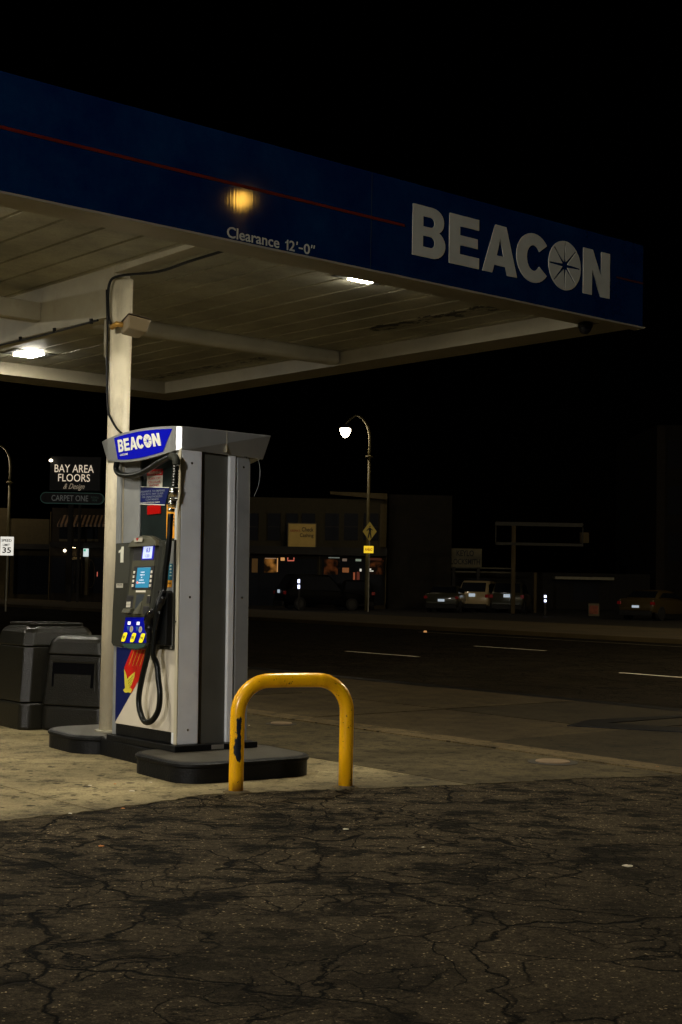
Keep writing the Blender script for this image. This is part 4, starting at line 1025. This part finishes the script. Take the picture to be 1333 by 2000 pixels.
for nm, rr_, dy_, m_ in (('edging', rz2, .0, M['green_dim']), ('panel', rz2 - .05, -.02, M['sign_dk'])):
    b = MB(); P_ = [(cb.x + rr_ * math.cos(R(a_)), cb.z + rr_ * math.sin(R(a_))) for a_ in range(-90, 91, 15)] + [(ca.x + rr_ * math.cos(R(a_)), ca.z + rr_ * math.sin(R(a_))) for a_ in range(90, 271, 15)]
    b.loft([[Vector((x_, 75.5 + dy_, z_)) for x_, z_ in P_], [Vector((x_, 75.7, z_)) for x_, z_ in P_]]); b.build(nm, m_, t)
ptext("CARPET ONE", 101, 968, 173, 978, 75.47, mat('dim grey sign letters', (.2, .2, .18), .5, emit=.05, ecol=(.7, .75, .7)), t, .0)
ptext("FLOOR &\nHOME", 178, 970, 193, 979, 75.47, M['green_dim'], t)
b = MB(); q_ = at(150, 1100, 75.6); b.box((q_.x, 75.71, GZ), (q_.x + .12, 75.9, at(150, 975, 75.6).z)); b.build('pole', M['ledge'], t)
# pedestrian sign + AHEAD plate
t = root('pedestrian_sign', 'yellow diamond pedestrian sign with bright AHEAD plate on the lamp pole', 'road sign', 720, 71.6)
b = MB(); c_ = at(722.5, 1038, 71.7); h_ = .50
b.loft([[c_ + Vector((x_, y_, z_)) for x_, z_ in ((0, -h_ * 1.0), (h_ * .72, 0), (0, h_ * 1.0), (-h_ * .72, 0))] for y_ in (0, .012)]); dm = b.build('diamond', M['yellow_dim'], t)
b = MB()
for pts_ in ([(-.03, .27), (.03, .30), (.05, .24), (0, .20)], [(-.06, .19), (.07, .18), (.09, -.02), (-.05, -.02)], [(-.05, -.03), (.03, -.03), (-.06, -.36), (-.12, -.34)], [(0, -.03), (.08, -.03), (.12, -.34), (.06, -.36)], [(-.06, .17), (-.03, .12), (-.17, .0), (-.18, .05)], [(.06, .17), (.08, .1), (.19, .03), (.18, .08)]):
    b.face([c_ + Vector((x_ * .9, -.012, z_)) for x_, z_ in pts_])
b.build('walking_figure', M['ink'], dm)
pl = plate('ahead_plate', 711, 1066.5, 730, 1080, 71.7, .012, M['reflect_y'], t)
ptext("AHEAD", 713, 1070, 728, 1076, 71.69, M['ink_red'], pl, .02)
b = MB(); b.box((c_.x - .03, 71.715, GZ), (c_.x + .03, 71.76, c_.z + .45)); b.build('post', M['steel'], t)

# =================================================================== BUILDINGS
def wbox(parent, name, px0, py0, px1, py1, Y, th, m, **k): return plate(name, px0, py0, px1, py1, Y, th, m, parent, **k)
def gbox(parent, name, px0, py0, px1, Y, th, m):
    a_ = at(px0, 1160, Y); c_ = at(px1, py0, Y); b = MB(); b.box((a_.x, Y, GZ - .1), (c_.x, Y + th, c_.z)); return b.build(name, m, parent)
# left: stucco wing
t = root('stucco_building', 'low tan stucco building at the far left', 'building', 50, 84)
gbox(t, 'wall', -160, 1014, 97, 84, 10, M['stucco']); gbox(t, 'wall', -300, 992, 15, 83.4, .5, M['stucco'])
wbox(t, 'ledge', -160, 1063, 97, 1068, 82.4, 1.5, M['ledge']); wbox(t, 'shopfront', -160, 1086, 20, 1160, 83.9, .08, M['glass_dk']); wbox(t, 'shopfront', 26, 1086, 96, 1160, 83.9, .08, M['glass_dk'])
for p_ in (52, 68): wbox(t, 'mullion', p_, 1086, p_ + 1, 1160, 83.85, .04, M['ledge'])
# awning building
t = root('awning_building', 'two storey shop with striped upper awning and a lit doorway', 'building', 150, 82)
gbox(t, 'wall', 97.5, 996, 330, 82, 12, M['stucco_dk']); gbox(t, 'corner_strip', 96, 999, 99, 81.95, .3, M['stucco'])
for i, (x0_, x1_) in enumerate(((116, 138), (145, 167), (170, 192))):
    f_ = wbox(t, 'upper_window', x0_, 1030, x1_, 1053, 81.93, .06, M['glass_dk']); wbox(f_, 'sill', x0_, 1053, x1_, 1057, 81.85, .2, M['frame_pale'])
b = MB(); n_ = 12
aw = bpy.data.materials.new('striped awning cloth'); aw.use_nodes = True
nn = aw.node_tree.nodes; ll = aw.node_tree.links; tc = nn.new("ShaderNodeTexCoord"); wv = nn.new("ShaderNodeTexWave"); wv.wave_type = 'BANDS'; wv.bands_direction = 'X'; wv.inputs["Scale"].default_value = 1.3
ll.new(tc.outputs["Object"], wv.inputs["Vector"]); cr = nn.new("ShaderNodeValToRGB"); cr.color_ramp.interpolation = 'CONSTANT'; cr.color_ramp.elements[0].color = (.02, .016, .014, 1); cr.color_ramp.elements[1].position = .5; cr.color_ramp.elements[1].color = (.34, .22, .13, 1)
ll.new(wv.outputs[0], cr.inputs[0]); ll.new(cr.outputs[0], nn["Principled BSDF"].inputs["Base Color"])
a0 = at(122, 1006, 81.9); a1 = at(210, 1006, 81.9); c0 = at(112, 1024, 80.9); d0 = at(112, 1029, 80.9); c1 = at(210, 1024, 80.9); d1_ = at(210, 1029, 80.9)
b.face([a0, a1, c1, c0]); b.face([c0, c1, d1_, d0]); b.face([a0, c0, d0, Vector((a0.x, 81.9, d0.z))]); b.build('awning', aw, t)
wbox(t, 'canopy_band', 97.5, 1063, 330, 1068, 80.6, 1.38, M['ledge']); wbox(t, 'sign_band', 98, 1069, 330, 1085, 81.85, .12, M['stucco_dk'])
for i in range(2):
    d_ = wbox(t, 'glass_door', 133 + i * 13, 1094, 145 + i * 13, 1158, 81.9, .06, M['glass_dk']); wbox(d_, 'handle', 143.5 + i * 2.5, 1120, 144.3 + i * 2.5, 1140, 81.84, .05, M['chrome'])
wbox(t, 'door_frame', 130, 1088, 133, 1160, 81.8, .15, M['frame_pale']); wbox(t, 'door_frame', 158.5, 1088, 160, 1160, 81.8, .15, M['frame_pale']); wbox(t, 'door_head', 133, 1088, 158, 1093, 81.8, .15, M['frame_pale'])
wbox(t, 'pillar', 165, 1085, 173, 1162, 80.7, .3, M['stucco']); wbox(t, 'shop_window', 175, 1090, 205, 1158, 81.9, .05, M['glass_dk']); wbox(t, 'shop_window', 100, 1090, 129, 1158, 81.9, .05, M['glass_dk'])
s_ = wbox(t, 'hanging_sign', 163, 1071.5, 173, 1087, 80.5, .12, mat('lit white sign', (.8, .85, .85), .5, emit=.7, ecol=(.85, 1, .98)))
wbox(s_, 'sign_mark', 164, 1072.5, 168, 1077, 80.47, .02, mat('lit green mark', (.1, .5, .3), .5, emit=.4, ecol=(.1, .8, .5)))
def ball(parent, name, px, py, Y, r_, m):
    p_ = at(px, py, Y); b = MB(); b.lathe([(r_ * math.cos(R(a_)), p_.z + r_ * math.sin(R(a_))) for a_ in range(-80, 81, 32)], (p_.x, p_.y, 0), 10); return b.build(name, m, parent, True)
ball(t, 'wall_lamp', 127, 1075.5, 81, .09, M['warmspot']); 
dl = mat('recessed downlight', (1, .8, .5), .5, emit=14, ecol=(1, .72, .35))
for px in (143, 189):
    p_ = at(px, 1068.5, 81.2); b = MB(); b.box((p_.x - .12, 81.2, p_.z - .03), (p_.x + .12, 81.45, p_.z + .002)); b.build('downlight', dl, t)
wbox(t, 'neon_strip', 189.6, 1117, 191, 1126, 81.8, .05, M['neon_r'])
b = MB(); P_ = [at(175, 1093, 81.85), at(181, 1096, 81.85), at(184.5, 1110, 81.85), at(184.5, 1132, 81.85), at(181, 1145, 81.85), at(174, 1148, 81.85)]; b.tube(smooth_path(P_, 4), .018, 6); b.build('window_arc', M['frame_pale'], t)

# middle two-storey shops
t = root('corner_shops', 'two storey shop row with dark upper windows and dimly lit shopfronts', 'building', 620, 80)
Y = 80.
gbox(t, 'wall', 380, 976, 757, Y, 14, M['stucco_m'] if 'stucco_m' in M else mat('faded olive stucco', (.048, .040, .019), .9, vary=.2, bump=.3, bscale=8))
cn = MB(); a_ = at(645, 972, Y - .5); c_ = at(757, 962, Y - .5); cn.hexa([(a_.x, Y - .5, at(645, 966, Y).z), (c_.x, Y - .5, at(757, 977, Y).z), (c_.x, Y + 3, at(757, 977, Y).z), (a_.x, Y + 3, at(645, 966, Y).z), (a_.x, Y - .5, at(645, 961, Y).z), (c_.x, Y - .5, at(757, 965, Y).z), (c_.x, Y + 3, at(757, 965, Y).z), (a_.x, Y + 3, at(645, 961, Y).z)])
cn.build('parapet', M['stucco'], t)
gbox(t, 'side_wall', 757.3, 968, 884, Y + 1.5, 10, M['brick_dk'])
for x0_, x1_ in ((485, 505), (523, 548), (559, 582), (589, 616), (635, 663), (672, 700), (710, 740)):
    f_ = wbox(t, 'upper_window', x0_, 1003, x1_, 1055, Y - .05, .04, M['glass_dk'])
    for k in (0, 1): wbox(f_, 'frame', (x0_ - 1.2, x1_)[k], 1002, (x0_, x1_ + 1.2)[k], 1056, Y - .1, .12, M['frame_pale'])
    wbox(f_, 'sash', x0_, 1028, x1_, 1029.5, Y - .09, .035, M['ledge'])
wbox(t, 'pilaster', 742, 985, 756, 1068, Y - .12, .1, M['stucco'])
wbox(t, 'ledge', 380, 1071, 757, 1079, Y - 1.2, 1.15, M['ledge']); wbox(t, 'fascia_band', 380, 1080, 757, 1087, Y - .08, .07, M['stucco_dk'])
wbox(t, 'shopfront_glass', 380, 1088, 620, 1180, Y - .03, .02, M['glass_dk']); wbox(t, 'shopfront_glass', 628, 1088, 752, 1180, Y - .03, .02, M['glass_dk'])
for x_ in (506, 545, 588, 622, 662, 752): wbox(t, 'mullion', x_, 1086, x_ + (3.5 if x_ in (622, 752) else 2), 1180, Y - .12, .08, M['frame_pale'])
W_ = lambda n2, a, b2, c, d, m, dy=.06: wbox(t, n2, a, b2, c, d, Y - dy, .02, m)
W_('lit_pane', 516, 1091, 541, 1118, M['glow_o']); W_('lit_frame', 541, 1090, 543.5, 1117, M['neon_o'], .09); W_('lit_frame', 518, 1090, 540.5, 1091.2, mat('dim lit edge', (.5, .3, .2), .5, emit=.2, ecol=(1, .6, .35)), .09)
W_('lit_pane', 492, 1091, 504, 1118, mat('faint lit pane', (.2, .12, .04), .8, emit=.03, ecol=(1, .5, .15)))
W_('open_sign', 548.5, 1089, 556.5, 1095, M['neon_o'], .09)
b = MB(); b.tube([at(562.5, 1089, Y - .1), at(562.5, 1095, Y - .1), at(574.5, 1095, Y - .1), at(574.5, 1089, Y - .1)], .035, 6); b.build('neon_bracket', M['neon_r'], t)
W_('russet_blind', 633, 1091, 661, 1122, M['glow_r']); W_('russet_blind', 722, 1092, 750, 1122, M['glow_r']); W_('lit_header', 722, 1090, 746, 1094, mat('dim red header', (.02, .01, .01), .6, emit=.035, ecol=(1, .25, .12)), .09)
W_('lit_notice', 669, 1091, 678, 1096, M['glow_d'] if 'glow_d' in M else mat('dim lit notice', (.05, .04, .03), .6, emit=.12, ecol=(1, .7, .5)), .09)
ob = W_('neon_sign', 669, 1109, 682, 1118, mat('dull orange neon', (.05, .02, .01), .5, emit=.16, ecol=(1, .34, .10)), .09)
W_('neon_strip', 690, 1118, 694, 1141, mat('dim red neon', (.4, .1, .06), .5, emit=.18, ecol=(1, .25, .1)), .09); W_('neon_strip', 697, 1117, 703, 1134, mat('faint red neon', (.3, .06, .04), .5, emit=.05, ecol=(1, .2, .1)), .09)
W_('lit_board', 703, 1111, 706.5, 1116, M['glow_w'], .09); W_('lit_board', 720, 1110.5, 725.5, 1113, M['glow_w'], .09); W_('lit_board', 720, 1114.5, 730, 1116, M['glow_w'], .09)
W_('price_strip', 695, 1092, 706, 1096, mat('dim lit strip', (.4, .45, .35), .5, emit=.18, ecol=(.8, 1, .75)), .09); W_('price_strip', 642, 1088.5, 664, 1090, mat('dim lit strip 2', (.4, .4, .35), .5, emit=.12, ecol=(.9, 1, .85)), .09)
# check cashing sign
t = root('hanging_sign', 'tan framed sign lettered Check Cashing on the upper wall', 'shop sign', 590, 79)
fr = plate('frame', 561.5, 1022, 619, 1070, 79, .25, M['frame_pale'], t); plate('panel', 563.5, 1024, 617, 1068, 78.96, .035, M['tan_sign'], t)
ptext("AREMA'S", 567, 1034, 587, 1039, 78.94, M['ink_red'], t); ptext("Check", 590, 1030, 613, 1038, 78.94, M['ink'], t, .01); ptext("Cashing", 586, 1042, 613, 1051, 78.94, M['ink'], t, .01)
b = MB()
for px in (575, 605):
    p_ = at(px, 1046, 79.3); b.box((p_.x - .05, 79.251, p_.z - .05), (p_.x + .05, 79.99, p_.z + .05))
b.build('bracket', M['ledge'], t)
# locksmith shop and sign
t = root('locksmith_shop', 'low dark shop behind the parked cars on the right', 'building', 1000, 92)
gbox(t, 'wall', 800, 1122, 1270, 92, 8, mat('very dark wall', (.02, .018, .014), .9, vary=.3)); wbox(t, 'eave', 1085, 1128, 1200, 1131, 90.5, 1.45, M['steel']); wbox(t, 'window', 1120, 1140, 1170, 1175, 91.95, .04, M['glass_dk']); wbox(t, 'window', 880, 1130, 960, 1170, 91.95, .04, M['glass_dk'])
t = root('locksmith_sign', 'dim board lettered KEYLO LOCKSMITH on two legs', 'shop sign', 910, 82)
dimb = mat('aged white signboard', (.16, .14, .075), .7, vary=.15)
plate('board', 877, 1072, 942, 1107, 82, .15, dimb, t); ptext("KEYLO", 892, 1075, 926, 1086, 81.98, M['ink'], t, .02); ptext("LOCKSMITH", 881, 1092, 938, 1102, 81.98, M['ink'], t, .02)
for px in (884, 932):
    a_ = at(px, 1107, 82.05); b = MB(); b.box((a_.x, 82.02, GZ), (a_.x + .18, 82.13, a_.z)); b.build('leg', M['ledge'], t)
b = MB()
for py in (1108, 1116):
    a_ = at(870, py, 82.3); c_ = at(1000, py - 1, 82.3); b.box((a_.x, 82.3, a_.z - .04), (c_.x, 82.36, a_.z + .04))
b.build('rail', mat('dim steel rail', (.1, .09, .05), .6), t)
# billboard frame on timber post
t = root('billboard_frame', 'empty rectangular billboard frame on a timber post', 'billboard', 1050, 74)
b = MB()
for (x0_, y0_, x1_, y1_) in ((968, 1022, 1140, 1026), (969, 1062, 1140, 1064), (968, 1026, 970, 1062), (1138, 1026, 1140, 1062)):
    a_ = at(x0_, y1_, 74); c_ = at(x1_, y0_, 74); b.box((a_.x, 74, a_.z), (c_.x, 74.12, c_.z))
b.build('frame', mat('dim frame steel', (.018, .016, .008), .6, vary=.3), t)
a_ = at(999, 1200, 74); c_ = at(1009, 1024, 74); b = MB(); b.box((a_.x, 74.13, GZ), (c_.x, 74.4, c_.z)); b.build('post', M['wood'], t)
plate('meter_box', 1134, 1040, 1151, 1060, 74.2, .3, M['wood'], t)
a_ = at(1043, 1180, 78); c_ = at(1049, 1118, 78); b = MB(); b.box((a_.x, 78, GZ), (c_.x, 78.2, c_.z)); tag(b.build('timber_post', M['wood']), 'short timber post between the parked cars and the blue lights', 'post')
# dark tower at the right edge
t = root('tall_building', 'tall dark building at the right edge', 'building', 1310, 95)
gbox(t, 'wall', 1281, 834, 1500, 95, 14, M['brick_dk']); wbox(t, 'pilaster', 1281, 834, 1300, 1200, 94.9, .09, M['stucco_dk'])
for i in range(3): wbox(t, 'window', 1305, 860 + i * 90, 1330, 915 + i * 90, 94.95, .04, M['glass_dk'])
# small sandwich board
t = root('sandwich_board', 'small red faced sandwich board standing by the lot', 'sign', 1160, 66)
plate('board', 1150, 1179, 1171, 1203, 66, .05, M['frame_pale'], t); plate('face', 1152, 1183, 1169, 1199, 65.97, .025, mat('faded red sign face', (.25, .06, .03), .7, vary=.4, vscale=6), t)
# LED posts
for px, ys_, lab_ in ((584, (1135, 1146), 'slim post with two white lights by the shopfronts'), (1065.5, (1165, 1173.5), 'slim post with two blue white lights on the right')):
    Yp = 70.; t = thing('light_post', lab_, 'light post', (0, 0, 0), 0, 'slim lit posts')
    a_ = at(px, 1190, Yp); b = MB(); b.box((a_.x - .05, Yp + .02, GZ), (a_.x + .05, Yp + .12, at(px, ys_[0] - 5, Yp).z)); b.build('post', M['ledge'], t)
    for y_ in ys_:
        p_ = at(px, y_, Yp); b = MB(); b.box((p_.x - .055, Yp - .02, p_.z - (.09 if px < 600 else .06)), (p_.x + .055, Yp + .015, p_.z + (.09 if px < 600 else .06))); b.build('led', M['bluewhite'], t)
# road studs: emission stands in for the glint off their reflectors
for px, py, c_, lab_ in ((613, 1209, 'w', 'white road stud glinting on the far lane'), (831, 1235, 'o', 'orange road stud right of the centre'), (45, 1179, 'o', 'orange road stud at the far left'), (112, 1187, 'o', 'orange road stud left of the column')):
    p_ = gnd(px, py, GZ); b = MB(); b.hexa([(p_.x - .05, p_.y - .05, GZ), (p_.x + .05, p_.y - .05, GZ), (p_.x + .05, p_.y + .05, GZ), (p_.x - .05, p_.y + .05, GZ), (p_.x - .04, p_.y - .02, GZ + .05), (p_.x + .04, p_.y - .02, GZ + .05), (p_.x + .04, p_.y + .02, GZ + .05), (p_.x - .04, p_.y + .02, GZ + .05)])
    tag(b.build('road_stud', M['glow_w'] if c_ == 'w' else M['neon_o']), lab_, 'road stud', 'road studs')

# =================================================================== CARS
def car(label, px, Y, rz, paint, L_=4.6, W_=1.82, H_=1.68, kind='suv', zp=.95, bar=False, group='cars parked across the road'):
    p = at(px, 1190, Y); t = thing('parked_car', label, 'car', (p.x, Y, GZ), rz, group)
    # local: rear faces -y; x across
    hw = W_ / 2
    if kind == 'suv': prof = [(0, .45, .95), (.05, .40, 1.05), (.5, .35, 1.08), (2.2, .30, 1.05), (3.2, .30, 1.0), (4.2, .32, .90), (L_, .45, .70)]; gh = [(.06, 1.02, .03), (.55, H_, .17), (1.4, H_ + .02, .20), (2.5, H_ - .03, .20), (3.35, 1.0, .08)]
    else: prof = [(0, .45, .85), (.05, .38, .98), (.7, .32, 1.0), (2.2, .28, .96), (3.2, .28, .92), (4.2, .32, .82), (L_, .45, .62)]; gh = [(.45, .99, .08), (1.15, H_, .22), (1.9, H_ + .02, .22), (2.6, H_ - .05, .22), (3.4, .93, .08)]
    b = MB(); rings_ = []
    for i, (y_, z0_, z1_) in enumerate(prof):
        k = .86 if i in (0, len(prof) - 1) else (.97 if i == 1 else 1)
        h_ = hw * k; zm = z0_ + (z1_ - z0_) * .55
        rings_.append([Vector(v_) for v_ in ((-h_ * .92, y_, z0_), (h_ * .92, y_, z0_), (h_, y_, zm), (h_ * .97, y_, z1_ - .04), (h_ * .88, y_, z1_), (-h_ * .88, y_, z1_), (-h_ * .97, y_, z1_ - .04), (-h_, y_, zm))])
    b.loft(rings_); b.build('body', paint, t, True, bevel=.02)
    b = MB(); rings_ = []
    for y_, z_, ins in gh:
        zb_ = .9; rings_.append([Vector((-hw * .9, y_ if z_ > 1.2 else y_, zb_)), Vector((hw * .9, y_, zb_)), Vector((hw - ins - .04, y_, max(z_ - .08, zb_ + .01))), Vector((hw - ins - .12, y_, max(z_, zb_ + .02))), Vector((-hw + ins + .12, y_, max(z_, zb_ + .02))), Vector((-hw + ins + .04, y_, max(z_ - .08, zb_ + .01)))])
    b.loft(rings_); b.build('roof', paint, t, True)
    # windows proud of the cabin
    y0, z0_, _ = gh[0]; y1_, z1_, ins = gh[1]
    def on(f_, s_): # point on the rear slope
        return Vector((s_ * ((hw * .84) * (1 - f_) + (hw - ins - .10) * f_), y0 + (y1_ - y0) * f_ - .02, z0_ + (z1_ - z0_) * f_ + .01))
    b = MB(); b.face([on(.12, -.93), on(.12, .93), on(.86, .98), on(.86, -.98)]); b.build('rear_window', M['glass_dk'], t)
    for s_ in (-1, 1):
        b = MB(); sx_ = s_ * (hw * .9 + .012); tx = s_ * (hw - .2 - .02)
        b.face([(sx_, gh[0][0] + .35, 1.08), (sx_, 3.15, 1.02), (tx, 2.5, H_ - .12), (tx, gh[1][0] + .2, H_ - .12)]); b.build('side_window', M['glass_dk'], t)
        b = MB(); b.box((s_ * hw * .90 - .10, -.03, .80 if kind == 'suv' else .72), (s_ * hw * .90 + .08, .10, .98 if kind == 'suv' else .86)); b.build('tail_lamp', M['tail'], t, bevel=.01)
        b = MB(); b.box((s_ * hw * .86 - .10, L_ - .12, .55), (s_ * hw * .86 + .06, L_ + .02, .68)); b.build('headlight', M['glass_dk'], t)
        for y_ in (.85, L_ - .9):
            b = MB(); cx_ = s_ * (hw - .12)
            b.loft([[Vector((cx_ + d_, y_ + rr_ * math.cos(a_), .33 + rr_ * math.sin(a_))) for a_ in [2 * PI * k / 18 for k in range(18)]] for d_, rr_ in ((-.1, .31), (-.09, .33), (.11, .33), (.125, .31))]); wh = b.build('wheel', M['tyre'], t)
            b = MB(); b.loft([[Vector((cx_ + d_ * s_, y_ + rr_ * math.cos(a_), .33 + rr_ * math.sin(a_))) for a_ in [2 * PI * k / 14 for k in range(14)]] for d_, rr_ in ((.126, .21), (.134, .19))]); b.build('rim', M['rim'], wh)
    b = MB(); b.box((-.17, -.045, zp - .085), (.17, -.02, zp + .085)); b.build('number_plate', M['plate'], t)
    b = MB(); b.box((-hw * .85, -.07, .46), (hw * .85, .02, .58)); b.build('bumper', paint, t, bevel=.02)
    b = MB(); b.box((-hw * .88, -.075, .22), (hw * .88, .02, .455)); b.build('valance', M['tyre'], t, bevel=.02)
    if bar:
        b = MB(); b.box((-.34, -.035, zp + .12), (.34, -.018, zp + .155)); b.build('chrome_bar', M['chrome'], t)
    return t
champ = mat('champagne car paint', (.55, .44, .25), .28, .1, coat=.5); dark = mat('black car paint', (.003, .003, .003), .5, spec=.1); greyc = mat('grey green car paint', (.06, .06, .04), .3, .3, coat=.4); tanc = mat('gold car paint', (.09, .065, .025), .3, .3, coat=.4)
car('champagne suv seen from behind with a lit number plate', 922, 75, R(-22), champ, zp=.93)
car('dark grey hatchback with chrome bar right of the champagne suv', 990, 74.5, R(-14), greyc, H_=1.66, zp=.93, bar=True)
car('low dark sedan parked left of the champagne suv', 862, 73, R(-14), greyc, kind='sedan', H_=1.38, zp=.62)
car('gold sedan parked alone near the right edge', 1242, 64, R(-38), tanc, kind='sedan', H_=1.38, zp=.60)
car('black van shape parked behind the pump side in front of the shops', 545, 73, R(-70), dark, H_=1.85)
car('black suv parked at the foot of the street lamp', 700, 76, R(4), dark, H_=1.6, zp=.55)
